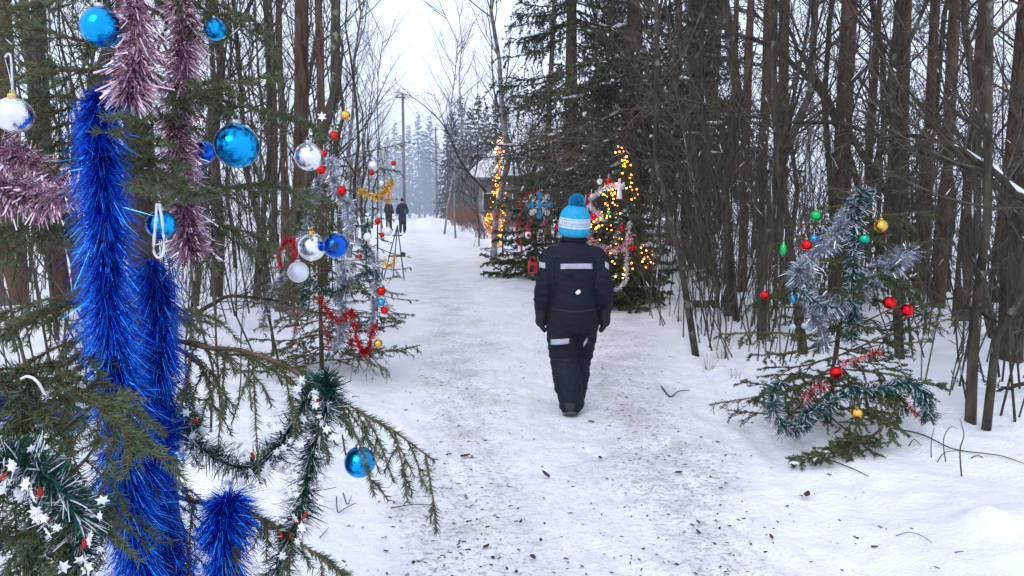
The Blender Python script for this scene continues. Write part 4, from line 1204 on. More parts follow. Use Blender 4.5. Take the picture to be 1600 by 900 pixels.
# snowflake
DS = D6 - 1.45
sf = thing('snowflake_ornament', 'blue and white eight armed snowflake hanging on the dark spruce left of the child', 'ornament', at(843, 320, DS))
s = DS / F
M['flake_blue'] = mat('snowflake_blue', (.02, .36, .74), (.05, .46, .82), 20, .45, bump=.3)
for k in range(8):
    mb = MB(); a = k * PI / 4
    u = np.array((math.sin(a), 0, math.cos(a))); v = np.array((math.cos(a), 0, -math.sin(a)))
    y = np.array((0, 1., 0)); L = 19 * s
    c0 = np.array(sf.location)
    dy = y * (-.012 if k % 2 == 0 else .0)
    mb.box(c0 + dy + u * L * .5, (1.5 * s, .008, L * .5), 0, (v, y, u))
    for t, l in ((.45, 7), (.72, 6.5), (.97, 3.5)):
        for sg in (-1, 1):
            w_ = nrm(u * .75 + v * sg * .8); x_ = np.cross(y, w_)
            mb.box(c0 + dy * 1.3 + u * L * t + w_ * l * s * .5, (1.5 * s, .007, l * s * .5), 0, (x_, y, w_))
    mb.build('arm', M['flake_blue'] if k % 2 == 0 else M['white_plastic'], sf)
mb = MB(); mb.sphere(np.array(sf.location) + (0, -.02, 0), (4 * s, .02, 4 * s), 12, 8); mb.build('hub', M['flake_blue'], sf)
mb = MB(); mb.tubes([at(843, 301, DS), at(843, 290, DS)], np.full(2, .002), 4); mb.build('hanging_thread', M['thread'], sf)
# red things beside the snowflake
tn('red ribbon garland left of the snowflake', [(846, 296), (832, 300), (818, 303), (814, 315), (814, 326)], DS + .35, 4, [M['t_red']], 101, 700, .01)
tn('red tinsel dangling below left of the snowflake', [(812, 338), (810, 350), (806, 364), (812, 378), (815, 392)], DS + .35, 3.5, [M['t_red']], 102, 700, .01)
tn('red tinsel strand right of the santa ornament', [(824, 345), (825, 358)], DS + .1, 4, [M['t_red']], 103, 700, .01)
sa = thing('santa_ornament', 'small red and white elf ornament under the snowflake', 'ornament', at(825, 366, DS))
c = np.array(sa.location)
mb = MB(); mb.sphere(c + (0, 0, -1 * s), (5 * s, 4 * s, 6 * s), 12, 8); mb.build('body', M['white_plastic'], sa)
mb = MB(); mb.sphere(c + (0, 0, 7 * s), 4 * s, 10, 7); mb.loft([np.stack([c[0] + r * s * np.cos(aa), c[1] + r * s * np.sin(aa), np.full(12, c[2] + z * s)], -1) for z, r in ((9, 4.2), (12, 3), (17, .5))]); mb.build('hat', M['bead'], sa)
mb = MB(); mb.sphere(c + (1 * s, -4 * s, -2 * s), (3 * s, 1.5 * s, 3 * s), 8, 6); mb.build('bow', M['bead'], sa)

# red lantern left of the child
DLN = D6 - 2.6
M['red_metal'] = mat('red_painted_tin', (.42, .012, .015), (.55, .02, .02), 12, .35)
M['opening_shade'] = mat('painted_opening_shade', (.015, .01, .01), rough=.8)
ln = thing('lantern', 'red tin lantern with a dark opening just left of the child\'s elbow', 'lantern', at(831, 428, DLN))
s = DLN / F; c = at(832, 418, DLN)
mb = MB()
a = np.arange(16) * 2 * PI / 16
def ringx(x, r): return np.stack([np.full(16, c[0] + x * s), c[1] + r * s * np.cos(a), c[2] + r * s * np.sin(a)], -1)
mb.loft([ringx(9, 8), ringx(-3, 9), ringx(-6, 10.5), ringx(-6.5, 10), ringx(-6, 7.5), ringx(4, 7)][::1])
mb.build('body', M['red_metal'], ln)
mb = MB(); mb.box(c + np.array((-1.5, -9.2, -1)) * s, (3 * s, .6 * s, 5 * s)); mb.build('window', M['opening_shade'], ln)  # solid dark plate: the shade of the opening put into its colour
mb = MB(); mb.tubes(spline([c + np.array((-6, 0, 9)) * s, c + np.array((0, 0, 17)) * s, c + np.array((7, 0, 9)) * s], 9), np.full(9, .8 * s), 5); mb.build('handle', M['red_metal'], ln)

# ------------------------------------------------------------------ the great dark spruces behind the glowing tree
def great_spruce(px, d, H, lb, seed, label, snow=26, nlive=190, dead=90):
    rng = np.random.RandomState(seed)
    p = at(px, 400, d); x, y = p[0], p[1]; z0 = gz(x, y)
    root = thing('great_spruce', label, 'tree', (x, y, z0))
    base = np.array((x, y, z0))
    s = np.linspace(0, 1, 8); P = np.zeros((8, 3)) + base; P[:, 2] += s * H; P[0, 2] -= .2
    mb = MB(); mb.tubes(P, .2 * (1.03 - s), 10); mb.build('trunk', M['spruce_bark'], root)
    def limbs(n, za, zb, L0, L1, sag):
        z = rng.uniform(za, zb, n); az = rng.uniform(0, 2 * PI, n)
        L = np.interp(z, [za, zb], [L0, L1]) * rng.uniform(.65, 1.1, n)
        u = np.linspace(0, 1, 6); A = np.zeros((n, 6, 3))
        A[:, :, 0] = x + np.cos(az)[:, None] * L[:, None] * u; A[:, :, 1] = y + np.sin(az)[:, None] * L[:, None] * u
        A[:, :, 2] = z0 + z[:, None] + L[:, None] * (sag * u + .55 * -sag * u ** 2.2)[None]
        return A, L
    A, L = limbs(dead, .7, 3.4, lb * .8, lb, -.25)
    mb = MB(); mb.tubes(A, .010 * np.linspace(1, .3, 6)[None].repeat(dead, 0), 4)
    B, Lb, _ = grow(rng, A, 12, L * .32, .9, 4, -.35, .09, .1, 1, .3, flat=.3)
    mb.tubes(B, .0042 * np.linspace(1, .5, 4)[None].repeat(len(B), 0), 3)
    C, Lc, _ = grow(rng, B, 4, Lb * .5, .8, 3, -.2, .09)
    mb.tubes(C, np.full((len(C), 3), .0036), 3)
    mb.build('dead_twigs', M['dead'], root)
    A, L = limbs(nlive, 1.7, H * .97, lb, .25, -.42)
    mb = MB(); mb.tubes(A, (L * .011)[:, None] * np.linspace(1, .3, 6)[None], 4)
    B, Lb, _ = grow(rng, A, 14, L * .30, .85, 4, -.55, .05, .12, 1, .35, flat=.5)
    mb.tubes(B, .004 * np.linspace(1, .5, 4)[None].repeat(len(B), 0), 3)
    C, Lc, _ = grow(rng, B, 3, Lb * .55, .7, 3, -.5, .05, .1)
    needles(mb, rng, A, 60, .07, .024, 1, .8, .1); needles(mb, rng, B, 38, .075, .027, 1, .75, -.2); needles(mb, rng, C, 32, .07, .026, 1, .75, -.2)
    mb.build('boughs', [M['dead'], M['needle_dark']], root)
    mb = MB()
    for _ in range(3):
        snow_bits(mb, rng, A, .03, snow / 60., .035, 0)
    snow_bits(mb, rng, B, .02, snow / 300., .024, 0)
    tag(mb.build('snow_patches', M['snow_cap'], root), kind='stuff')
great_spruce(985, 13.2, 12, 2.5, 1, 'great dark spruce with drooping snowy boughs right behind the glowing spruce')
great_spruce(1078, 14.2, 12, 1.9, 2, 'great dark spruce right of the one behind the glowing spruce', 14, 150, 80)
great_spruce(890, 17.5, 13, 2.6, 3, 'great dark spruce with boughs reaching left over the snowflake ornament', 34, 190, 80)

# leaning and arching stems on the right
def leaning(pts, rpx, label, snow=False, seed=0, side=16, name='leaning_tree', mats='bark_dark', sub=.9):
    rng = np.random.RandomState(seed + 500)
    P = spline([at(*p) for p in pts], 14)
    P += np.cumsum(rng.normal(size=P.shape), 0) * .012
    d = pts[0][2]; r = rpx / 2 * d / F
    root = thing(name, label, 'tree', P[0])
    mb = MB(); mb.tubes(P, r * np.linspace(1, .3, 14), 8); mb.build('trunk', M[mats], root)
    mb = MB()
    A, L, _ = grow(rng, P[None], int(side * 1.4), sub, .8, 5, .12, .09, .1, 1, .3)
    mb.tubes(A, np.clip(L * .009, .003, r * .5)[:, None] * np.linspace(1, .3, 5)[None], 4)
    B, Lb, _ = grow(rng, A, 6, L * .45, .75, 4, .03, .09)
    mb.tubes(B, np.full((len(B), 4), .0034), 3)
    C, Lc, _ = grow(rng, B, 4, Lb * .45, .7, 3, 0, .09)
    mb.tubes(C, np.full((len(C), 3), .0022), 3)
    mb.build('crown', M['twig_grey'], root)
    if snow:
        mb = MB(); k = 6; mb.tubes(P[1:9] + (0, 0, r * .72), r * np.array([.08, .42, .16, .48, .10, .36, .22, .05]), 6); mb.build('snow_cover', M['snow_cap'], root)
leaning([(1650, 355, 3.9), (1600, 332, 4.0), (1550, 300, 4.2), (1500, 262, 4.4), (1450, 236, 4.6), (1380, 222, 4.9)], 20, 'dark bough with a crust of snow slanting in from the right edge', True, 1, 14)
leaning([(1640, 420, 5.5), (1560, 300, 5.6), (1470, 255, 5.8), (1330, 205, 6.2), (1200, 195, 6.8), (1020, 155, 7.4)], 12, 'long thin lichen grey bough arching left across the right wood', False, 2, 26)
leaning([(1460, 470, 7.6), (1400, 330, 7.8), (1310, 190, 8.0), (1250, 90, 8.2), (1180, -40, 8.4)], 15, 'grey trunk leaning steeply left across the upright pines', False, 3, 20, sub=1.3)
leaning([(1380, 400, 8.4), (1300, 165, 8.6), (1210, 78, 8.8), (1140, 50, 9.0), (1090, 10, 9.2)], 12, 'thin trunk bowed left high in the right wood', False, 4, 20, sub=1.3)
leaning([(1130, 480, 8.8), (1090, 290, 9.0), (1060, 120, 9.2), (1040, -30, 9.4)], 12, 'slim grey trunk leaning left in front of the great spruces', False, 5, 24, sub=1.2)
leaning([(1640, 600, 4.8), (1560, 622, 4.9), (1500, 640, 5.0)], 8, 'dead dark branch lying low at the right edge', False, 6, 4, 'fallen_branch', sub=.3)
leaning([(1640, 470, 4.2), (1570, 500, 4.3), (1490, 465, 4.6), (1400, 500, 4.6)], 7, 'thin bough reaching left above the snow at the right edge', False, 7, 12, sub=.5)
leaning([(760, 300, 15), (720, 250, 15), (690, 190, 15.4), (640, 150, 15.8)], 4, 'thin arching branch reaching left into the open sky', False, 8, 14, sub=1.0, name='arching_branch')
leaning([(240, 520, 4.6), (330, 480, 4.7), (400, 470, 4.8), (500, 490, 5.0)], 9, 'crooked dead bough lying across the brush left of the thin spruce', False, 9, 14, 'fallen_branch', sub=.5)
leaning([(230, 640, 4.2), (290, 588, 4.3)], 16, 'dark broken log end in the snow among the left brush', False, 10, 3, 'broken_log', sub=.3)

# log stub with dark end beside the leaning grey tree
p = ground(1108, 488); d = depth_of(p)
st = thing('log_stub', 'short fallen log with a dark cut end on the snow at right', 'log', p)
mb = MB(); mb.tubes([p + (-.25, .05, .10), p + (.12, 0, .1)], np.array([.045, .05]), 10, cap=True); mb.build('bark', M['bark_pine'], st)
mb = MB(); mb.sphere(p + (.12, 0, .1), (.05, .06, .06), 10, 7); mb.build('cut_end', M['bark_dark'], st)
# ------------------------------------------------------------------ people
def limb(mb, pts, rad, k=14):
    n = max(8, 4 * len(pts)); P = spline(pts, n); R = np.interp(np.linspace(0, 1, n), np.linspace(0, 1, len(rad)), rad)
    mb.tubes(P, R, k, cap=True)
    mb.sphere(P[0], R[0], 12, 8); mb.sphere(P[-1], R[-1], 12, 8)
def oval_loft(mb, rows, k=22):
    """rows: (z, cx, cy, rx, ry)"""
    rows = np.array(rows, float); n = len(rows) * 4
    u = np.linspace(0, len(rows) - 1, n); R = np.stack([np.interp(u, np.arange(len(rows)), rows[:, i]) for i in range(5)], -1)
    ker = np.array([.25, .5, .25])
    for i in range(1, 5):
        e = np.pad(R[:, i], 1, mode='edge'); R[:, i] = np.convolve(e, ker, 'valid')
    a = np.arange(k) * 2 * PI / k
    mb.loft([np.stack([cx + rx * np.cos(a), cy + ry * np.sin(a), np.full(k, z)], -1) for z, cx, cy, rx, ry in R])
def fuse(mb, voxel, smooth=4, wrinkle=0., seed=0):
    """one continuous surface out of overlapping volumes"""
    me = mb.mesh('tmp', [])
    o = bpy.data.objects.new('tmp', me); COL.objects.link(o)
    m = o.modifiers.new('r', 'REMESH'); m.mode = 'VOXEL'; m.voxel_size = voxel
    sm = o.modifiers.new('s', 'SMOOTH'); sm.iterations = smooth; sm.factor = .5
    dg = bpy.context.evaluated_depsgraph_get(); dg.update()
    ev = o.evaluated_get(dg); m2 = ev.to_mesh()
    V = np.empty(len(m2.vertices) * 3); m2.vertices.foreach_get('co', V); V = V.reshape(-1, 3)
    N = np.empty(len(V) * 3); m2.vertices.foreach_get('normal', N); N = N.reshape(-1, 3)
    Fa = np.array([list(p.vertices) for p in m2.polygons if len(p.vertices) == 4], np.int64)
    ev.to_mesh_clear(); bpy.data.objects.remove(o); bpy.data.meshes.remove(me)
    if wrinkle:
        rs = np.random.RandomState(seed); h = np.zeros(len(V))
        for _ in range(26):
            kdir = rs.normal(size=3) * (1, 1, 2.1); kdir = kdir / np.linalg.norm(kdir) * 2 * PI / rs.uniform(.05, .22)
            h += np.abs(np.sin(V @ kdir + rs.uniform(0, 6) + 1.5 * np.sin(V[:, 2] * rs.uniform(8, 20) + V[:, 0] * 9))) - .6
        V = V + N * (h / 5 * wrinkle)[:, None]
    out = MB(); out.add(V, Fa)
    return out, V, Fa
def place(mb, root, rot=0.):
    """local figure coordinates -> world builder used by build() under root"""
    c, s = math.cos(rot), math.sin(rot)
    off = wloc(root)
    for i, v in enumerate(mb.V):
        mb.V[i] = np.stack([c * v[:, 0] - s * v[:, 1], s * v[:, 0] + c * v[:, 1], v[:, 2]], -1) + off
    return mb
def patch(V, Fa, outline, lift=.003, thick=.003, n=10, m=8):
    """a flat sewn-on patch that follows the back of the suit; outline(u,v)->(x,z)"""
    bvh = BVHTree.FromPolygons([tuple(v) for v in V], [tuple(f) for f in Fa])
    g = np.zeros((m, n, 3))
    for i in range(m):
        for j in range(n):
            x, z = outline(j / (n - 1), i / (m - 1))
            h = bvh.ray_cast(Vector((x, -2, z)), Vector((0, 1, 0)))
            y = h[0].y if h[0] is not None else np.nan
            g[i, j] = (x, y, z)
    yy = g[:, :, 1]; yy[np.isnan(yy)] = np.nanmean(yy)
    mb = MB()
    f = []
    for i in range(m - 1):
        for j in range(n - 1):
            a = i * n + j; f.append((a, a + 1, a + n + 1, a + n))
    fr = g.reshape(-1, 3) + (0, -lift - thick, 0); bk = g.reshape(-1, 3) + (0, lift, 0)
    N = n * m
    F2 = list(f) + [tuple(N + q for q in reversed(t)) for t in f]
    rim = [i for i in range(n)] + [i * n + n - 1 for i in range(1, m)] + [(m - 1) * n + j for j in range(n - 2, -1, -1)] + [i * n for i in range(m - 2, 0, -1)]
    for a, b in zip(rim, rim[1:] + rim[:1]):
        F2.append((b, a, N + a, N + b))
    mb.add(np.vstack([fr, bk]), np.array(F2))
    return mb

M['skin'] = mat('skin', (.52, .33, .26), (.58, .38, .3), 8, .5)
M['hair'] = mat('brown_hair', (.06, .035, .02), (.1, .06, .035), 30, .6, stretch=(1, 1, .15))
def suit_mat():
    m, t, b = new_mat('snowsuit')
    L = t.links; N = t.nodes
    tc = N.new("ShaderNodeTexCoord"); sp = N.new("ShaderNodeSeparateXYZ"); L.new(tc.outputs["Object"], sp.inputs[0])
    r = N.new("ShaderNodeValToRGB"); r.color_ramp.interpolation = 'LINEAR'
    e = r.color_ramp.elements
    mr = N.new("ShaderNodeMapRange"); mr.inputs[1].default_value = 0; mr.inputs[2].default_value = 1.2
    L.new(sp.outputs[2], mr.inputs[0]); L.new(mr.outputs[0], r.inputs[0])
    # navy legs, charcoal seat and thighs, navy jacket: three different cloths sewn together
    e[0].position = .285; e[0].color = (.008, .0105, .021, 1)
    e[1].position = .295; e[1].color = (.0075, .0085, .0125, 1)
    x = e.new(.56); x.color = (.0075, .0085, .0125, 1)
    x = e.new(.575); x.color = (.007, .0085, .018, 1)
    nz = N.new("ShaderNodeTexNoise"); nz.inputs["Scale"].default_value = 6; nz.inputs["Detail"].default_value = 5
    L.new(tc.outputs["Object"], nz.inputs[0])
    hs = N.new("ShaderNodeHueSaturation"); m2 = N.new("ShaderNodeMapRange"); m2.inputs[3].default_value = .65; m2.inputs[4].default_value = 1.45
    L.new(nz.outputs[0], m2.inputs[0]); L.new(m2.outputs[0], hs.inputs["Value"]); L.new(r.outputs[0], hs.inputs["Color"])
    L.new(hs.outputs[0], b.inputs["Base Color"])
    b.inputs["Roughness"].default_value = .7; b.inputs["Specular IOR Level"].default_value = .2
    nb = N.new("ShaderNodeTexNoise"); nb.inputs["Scale"].default_value = 22; nb.inputs["Detail"].default_value = 5
    L.new(tc.outputs["Object"], nb.inputs[0])
    bp = N.new("ShaderNodeBump"); bp.inputs["Strength"].default_value = .35; bp.inputs["Distance"].default_value = .03
    L.new(nb.outputs[0], bp.inputs["Height"]); L.new(bp.outputs[0], b.inputs["Normal"])
    return m
M['suit'] = suit_mat()
M['glove'] = mat('black_glove', (.008, .008, .010), (.016, .016, .019), 30, .8)
M['boot'] = mat('black_boot', (.01, .01, .013), (.022, .022, .028), 25, .5)
M['sole'] = mat('boot_sole', (.05, .045, .045), (.1, .09, .085), 30, .8)
M['reflect'] = mat('reflective_tape', (.34, .36, .41), (.44, .46, .51), 40, .4)
M['hat_blue'] = mat('hat_blue_knit', (.012, .30, .56), (.03, .40, .66), 90, .85, bump=.5, bscale=120, stretch=(1, 1, .35))
M['hat_white'] = mat('hat_white_knit', (.50, .58, .70), (.66, .71, .80), 60, .85, bump=.5, bscale=120, stretch=(1, 1, .35))
M['hat_mark'] = mat('hat_pale_blue_knit', (.30, .48, .68), rough=.85)

gp = ground(894, 641)
DCH = depth_of(gp)
gp = gp - np.array((0, 0, .012))       # the boots press into the snow
S_ = DCH / F                       # metres per photo pixel at the child
kid = thing('person', 'child in dark snowsuit and blue bobble hat walking away on the snowy path', 'person', gp)
HT = 335 * S_ / 1.367              # figure scale
def K(v): return np.array(v, float) * HT
# body: one continuous figure
mb = MB()
oval_loft(mb, [K(r) for r in [(.56, 0, 0, .10, .085), (.64, 0, 0, .115, .09), (.74, 0, -.005, .105, .08), (.90, 0, -.01, .12, .085), (1.0, 0, -.01, .125, .08), (1.045, 0, -.01, .08, .065), (1.08, 0, 0, .045, .05), (1.13, 0, .01, .043, .048)]])
oval_loft(mb, [K(r) for r in [(1.085, 0, .035, .03, .035), (1.11, 0, .02, .06, .075), (1.15, 0, .01, .075, .092), (1.20, 0, .005, .08, .098), (1.25, 0, 0, .076, .094), (1.29, 0, -.005, .05, .065), (1.305, 0, -.005, .02, .03)]])
mb.sphere(K((0, .108, 1.165)), K((.013, .02, .018)), 10, 8)                       # nose
for sg in (-1, 1):
    mb.sphere(K((sg * .08, .0, 1.165)), K((.012, .022, .03)), 8, 8)                # ears
    mb.sphere(K((sg * .035, .085, 1.135)), K((.025, .02, .022)), 8, 8)             # cheeks
mb.sphere(K((0, .092, 1.128)), K((.022, .012, .008)), 8, 6)                        # mouth
LEGS = {-1: [(-.068, 0, .60), (-.055, .0, .34), (-.022, -.10, .10)], 1: [(.072, .01, .60), (.062, .10, .35), (.030, .13, .09)]}
ARMS = {-1: [(-.14, -.01, .99), (-.176, -.035, .80), (-.194, .012, .655)], 1: [(.14, -.01, .99), (.178, -.03, .80), (.197, .014, .655)]}
for sg in (-1, 1):
    limb(mb, [K(p) for p in LEGS[sg]], K([.07, .048, .034]))
    limb(mb, [K((sg * .1, -.01, 1.01))] + [K(p) for p in ARMS[sg]], K([.05, .045, .036, .026]))
    a, f_ = K(LEGS[sg][2]), K((0, .13, -.055 if sg > 0 else -.05))
    limb(mb, [a, a + f_ * .5, a + f_], K([.034, .03, .025]))
    w_ = K(ARMS[sg][2]); limb(mb, [w_, w_ + K((0, .010, -.05)), w_ + K((0, .014, -.07))], K([.022, .022, .018]))
b_, _, _ = fuse(mb, .009, 3)
place(b_, kid).build('body', M['skin'], kid)
# eyes, hair
mb = MB()
for sg in (-1, 1): mb.sphere(K((sg * .03, .092, 1.175)), K((.012, .01, .009)), 10, 8)
place(mb, kid).build('eyes', mat('eye', (.03, .025, .02), rough=.2), kid)
mb = MB(); oval_loft(mb, [K(r) for r in [(1.105, 0, -.05, .05, .035), (1.14, 0, -.03, .076, .068), (1.2, 0, -.02, .084, .088)]]); place(mb, kid).build('hair', M['hair'], kid)
# snowsuit
mb = MB()
oval_loft(mb, [K(r) for r in [(.525, .003, 0, .118, .11), (.60, .003, -.008, .150, .128), (.68, 0, -.005, .148, .122), (.76, 0, -.005, .148, .118), (.86, 0, -.01, .160, .122), (.95, 0, -.015, .172, .118), (1.01, 0, -.015, .165, .105), (1.05, 0, -.01, .125, .09), (1.075, 0, -.005, .082, .078), (1.10, 0, 0, .076, .074)]], 26)
for sg in (-1, 1):
    A = [K((sg * .10, -.01, 1.0)), K((sg * .146, -.012, .978)), K((sg * .176, -.03, .83)), K((sg * .190, -.02, .76)), K((sg * .194, .012, .685))]
    limb(mb, A, K([.066, .068, .060, .058, .050]), 16)
    mb.sphere(A[-1] + K((0, 0, -.005)), K((.05, .05, .028)), 14, 8)
L_ = [K((-.072, 0, .60)), K((-.068, .0, .47)), K((-.055, .0, .34)), K((-.036, -.055, .22)), K((-.014, -.095, .09))]
limb(mb, L_, K([.098, .094, .088, .089, .078]), 18)
R_ = [K((.070, .01, .60)), K((.068, .06, .47)), K((.052, .10, .35)), K((.035, .12, .22)), K((.030, .13, .095))]
limb(mb, R_, K([.096, .088, .080, .082, .074]), 18)
for z, w0 in ((.155, .082), (.12, .078)):
    pass
su, SV_, SF_ = fuse(mb, .0085, 2, .0078 * HT, 4)
place(su, kid).build('snowsuit', M['suit'], kid)
def pt(name, outl, m, n=12, q=5): place(patch(SV_, SF_, outl, .002, .003, n, q), kid).build(name, m, kid)
pt('back_strip', lambda u, v: K((-.088 + .194 * u, .924 + .032 * v + .003 * math.sin(3 * u))), M['reflect'])
pt('sleeve_strip', lambda u, v: K((-.216 + .036 * u, .930 + .034 * v - .004 * u)), M['reflect'], 6, 5)
pt('sleeve_strip', lambda u, v: K((.188 + .026 * u, .934 + .036 * v - .02 * u)), M['reflect'], 6, 5)
pt('knee_strip', lambda u, v: K((-.142 + .112 * u, .448 + .034 * v + .012 * u)), M['reflect'])
pt('knee_strip', lambda u, v: K((.066 + .022 * u, .425 + .03 * v + .035 * u)), M['reflect'], 6, 5)
pt('logo', lambda u, v: K((.020 + (.016 * (1 - .75 * abs(2 * v - .9) ** 1.5)) * (2 * u - 1) + .010 * (v - .5), .770 + .030 * v)), M['white_plastic'], 8, 9)
M['piping'] = mat('dark_piping', (.016, .018, .027), (.03, .033, .045), 30, .6)
pt('waist_seam', lambda u, v: K((-.135 + .27 * u, .672 + .007 * v - .012 * math.sin(PI * u))), M['piping'], 24, 3)
pt('armhole_seam', lambda u, v: K((-.128 - .012 * math.sin(PI * u) + .005 * v, .80 + .20 * u)), M['piping'], 16, 3)
pt('armhole_seam', lambda u, v: K((.128 + .012 * math.sin(PI * u) + .005 * v, .80 + .20 * u)), M['piping'], 16, 3)
pt('yoke_seam', lambda u, v: K((-.118 + .24 * u, 1.0 + .005 * v - .008 * math.sin(PI * u))), M['piping'], 20, 3)
pt('knee_seam', lambda u, v: K((-.132 + .12 * u, .352 + .006 * v)), M['piping'], 12, 3)
# collar, hem seam
mb = MB(); a = np.linspace(0, 2 * PI, 25)
mb.tubes(np.stack([.078 * np.cos(a), -.002 + .076 * np.sin(a), 1.098 + 0 * a], -1) * HT, np.full(25, .013 * HT), 8)
place(mb, kid).build('collar', M['suit'], kid)
# gloves: palm, four curled fingers and a thumb, one surface each
for sg in (-1, 1):
    mb = MB(); w0 = K(ARMS[sg][2]) + K((sg * .004, 0, .008))
    limb(mb, [w0 + K((0, 0, .025)), w0, w0 + K((0, .006, -.03))], K([.040, .038, .034]), 12)
    limb(mb, [w0 + K((0, .006, -.025)), w0 + K((0, .012, -.07))], K([.032, .034]), 12)
    mb.sphere(w0 + K((0, .012, -.055)), K((.026, .042, .036)), 12, 8)
    for q in range(4):
        fy = .040 - .021 * q; ln_ = (.043, .050, .047, .036)[q]
        b0 = w0 + K((0, .012 + fy - .012, -.078))
        limb(mb, [b0, b0 + K((-sg * .004, .004, -ln_ * .55)), b0 + K((-sg * .018, .006, -ln_ * .95))], K([.0125, .0120, .0105]), 8)
    b0 = w0 + K((-sg * .012, .038, -.035))
    limb(mb, [b0, b0 + K((-sg * .014, .016, -.024)), b0 + K((-sg * .020, .018, -.046))], K([.0145, .013, .0115]), 8)
    for i_ in range(len(mb.V)): mb.V[i_] = w0 + (mb.V[i_] - w0) * 1.16
    g_, _, _ = fuse(mb, .005, 2)
    place(g_, kid).build('glove', M['glove'], kid)
# boots
for sg in (-1, 1):
    mb = MB(); an = K(LEGS[sg][2]); pitch = -.42 if sg < 0 else .05
    def bp_(y, z): return an + K((0, y * math.cos(pitch) - z * math.sin(pitch), y * math.sin(pitch) + z * math.cos(pitch)))
    zoff = -.06
    mb2 = MB()
    for y, hw, top in ((-.05, .034, .10), (-.02, .042, .11), (.03, .044, .10), (.08, .046, .06), (.125, .045, .045), (.16, .032, .035)):
        pass
    def rings(zs):
        out = []
        for y, hw, zb, zt in zs:
            a = np.arange(14) * 2 * PI / 14
            out.append(np.array([bp_(y, zb + (zt - zb) * (.5 + .5 * math.sin(t))) + K((hw * math.cos(t), 0, 0)) for t in a]))
        return out
    mb.loft(rings([(-.062, .022, -.075, .02), (-.05, .040, -.08, .05), (-.02, .046, -.08, .055), (.03, .046, -.08, .04), (.08, .048, -.08, -.01), (.125, .046, -.08, -.025), (.16, .028, -.075, -.04)]))
    limb(mb, [bp_(-.012, .07), bp_(-.01, 0)], K([.046, .046]), 14)
    bt, _, _ = fuse(mb, .006, 2)
    place(bt, kid).build('boot', M['boot'], kid)
    mb = MB(); mb.loft(rings([(-.066, .022, -.094, -.076), (-.05, .042, -.095, -.074), (.03, .048, -.095, -.074), (.125, .048, -.095, -.074), (.166, .026, -.09, -.074)]))
    place(mb, kid).build('sole', M['sole'], kid)
# hat
prof = [(1.128, .094), (1.150, .097), (1.165, .0975), (1.174, .0975), (1.178, .0978), (1.190, .0975), (1.194, .0972), (1.226, .0950), (1.230, .0945), (1.238, .0935), (1.242, .093), (1.262, .087), (1.285, .074), (1.303, .054), (1.315, .028), (1.318, .006)]
colr = [0, 0, 0, 1, 1, 0, 1, 1, 0, 1, 0, 0, 0, 0, 0]
colr = [0, 0, 0, 0, 1, 0, 1, 0, 1, 0, 0, 0, 0, 0, 0]
hat = MB(); a = np.arange(40) * 2 * PI / 40
tilt = np.array([[1, 0, .06], [0, 1, -.12], [-.06, .12, 1]])
def hatp(v): return (np.asarray(v) - (0, 0, 1.13)) @ tilt.T + (0, -.004, 1.13)
rg = [np.stack([r * (1 + .012 * np.cos(20 * a)) * np.cos(a), r * 1.1 * (1 + .012 * np.cos(20 * a)) * np.sin(a), np.full(40, z)], -1) for z, r in prof]
rg.insert(0, rg[0] * (.93, .93, 1))
V = hatp(np.concatenate(rg)) * HT
k = 40; q = np.arange(k); q2 = (q + 1) % k
hat.add(V, np.zeros((0, 4), np.int64)); hat.Fq = []
for j in range(len(rg) - 1):
    m_ = 0 if j == 0 else colr[j - 1]
    hat.Fq.append((np.stack([j * k + q, j * k + q2, (j + 1) * k + q2, (j + 1) * k + q], -1), m_))
hat.Fq.append((np.array([((len(rg) - 1) * k, (len(rg) - 1) * k + t, (len(rg) - 1) * k + t + 1) for t in range(1, k - 1)]), 0))
ho = place(hat, kid).build('hat', [M['hat_blue'], M['hat_white']], kid)
# knitted pale marks on the white band, too small to read
mb = MB(); rs = np.random.RandomState(3)
for i in range(13):
    an = -PI / 2 + (i - 6) * .155; z = 1.210
    c = np.array((.0975 * math.cos(an), .0975 * 1.1 * math.sin(an), z)); tg = np.array((-math.sin(an), math.cos(an), 0)); od = np.array((math.cos(an), math.sin(an), 0))
    for (dx, hz) in ((0, .008), (.004, .004)):
        if dx and i % 3 == 0: continue
        v = [c + tg * (dx + e * .0022) + np.array((0, 0, s * hz)) + od * t for t in (-.002, .0015) for e in (-1, 1) for s in (-1, 1)]
        mb.add(hatp(np.array(v)) * HT, [(0, 1, 3, 2), (4, 6, 7, 5), (0, 4, 5, 1), (2, 3, 7, 6), (0, 2, 6, 4), (1, 5, 7, 3)])
place(mb, kid).build('knit_lettering', M['hat_mark'], ho) if False else place(mb, kid).build('hat_pattern', M['hat_mark'], kid)
rs = np.random.RandomState(9); mb = MB()
cc = hatp(np.array([[.004, 0, 1.330]]))[0] * HT
n = 2600; D = nrm(rs.normal(size=(n, 3))); s2 = rperp(rs, D) * .0028; ln_ = .050 * HT * rs.uniform(.82, 1.05, n)[:, None]
v = np.stack([cc + D * .01 - s2, cc + D * .01 + s2, cc + D * ln_ + s2 * .9 + rs.normal(size=(n, 3)) * .003, cc + D * ln_ - s2 * .9], 1)
mb.add(v, np.arange(n)[:, None] * 4 + np.array([[0, 1, 2, 3]])); mb.sphere(cc, .042 * HT, 14, 10)
place(mb, kid).build('pompom', M['hat_blue'], kid)

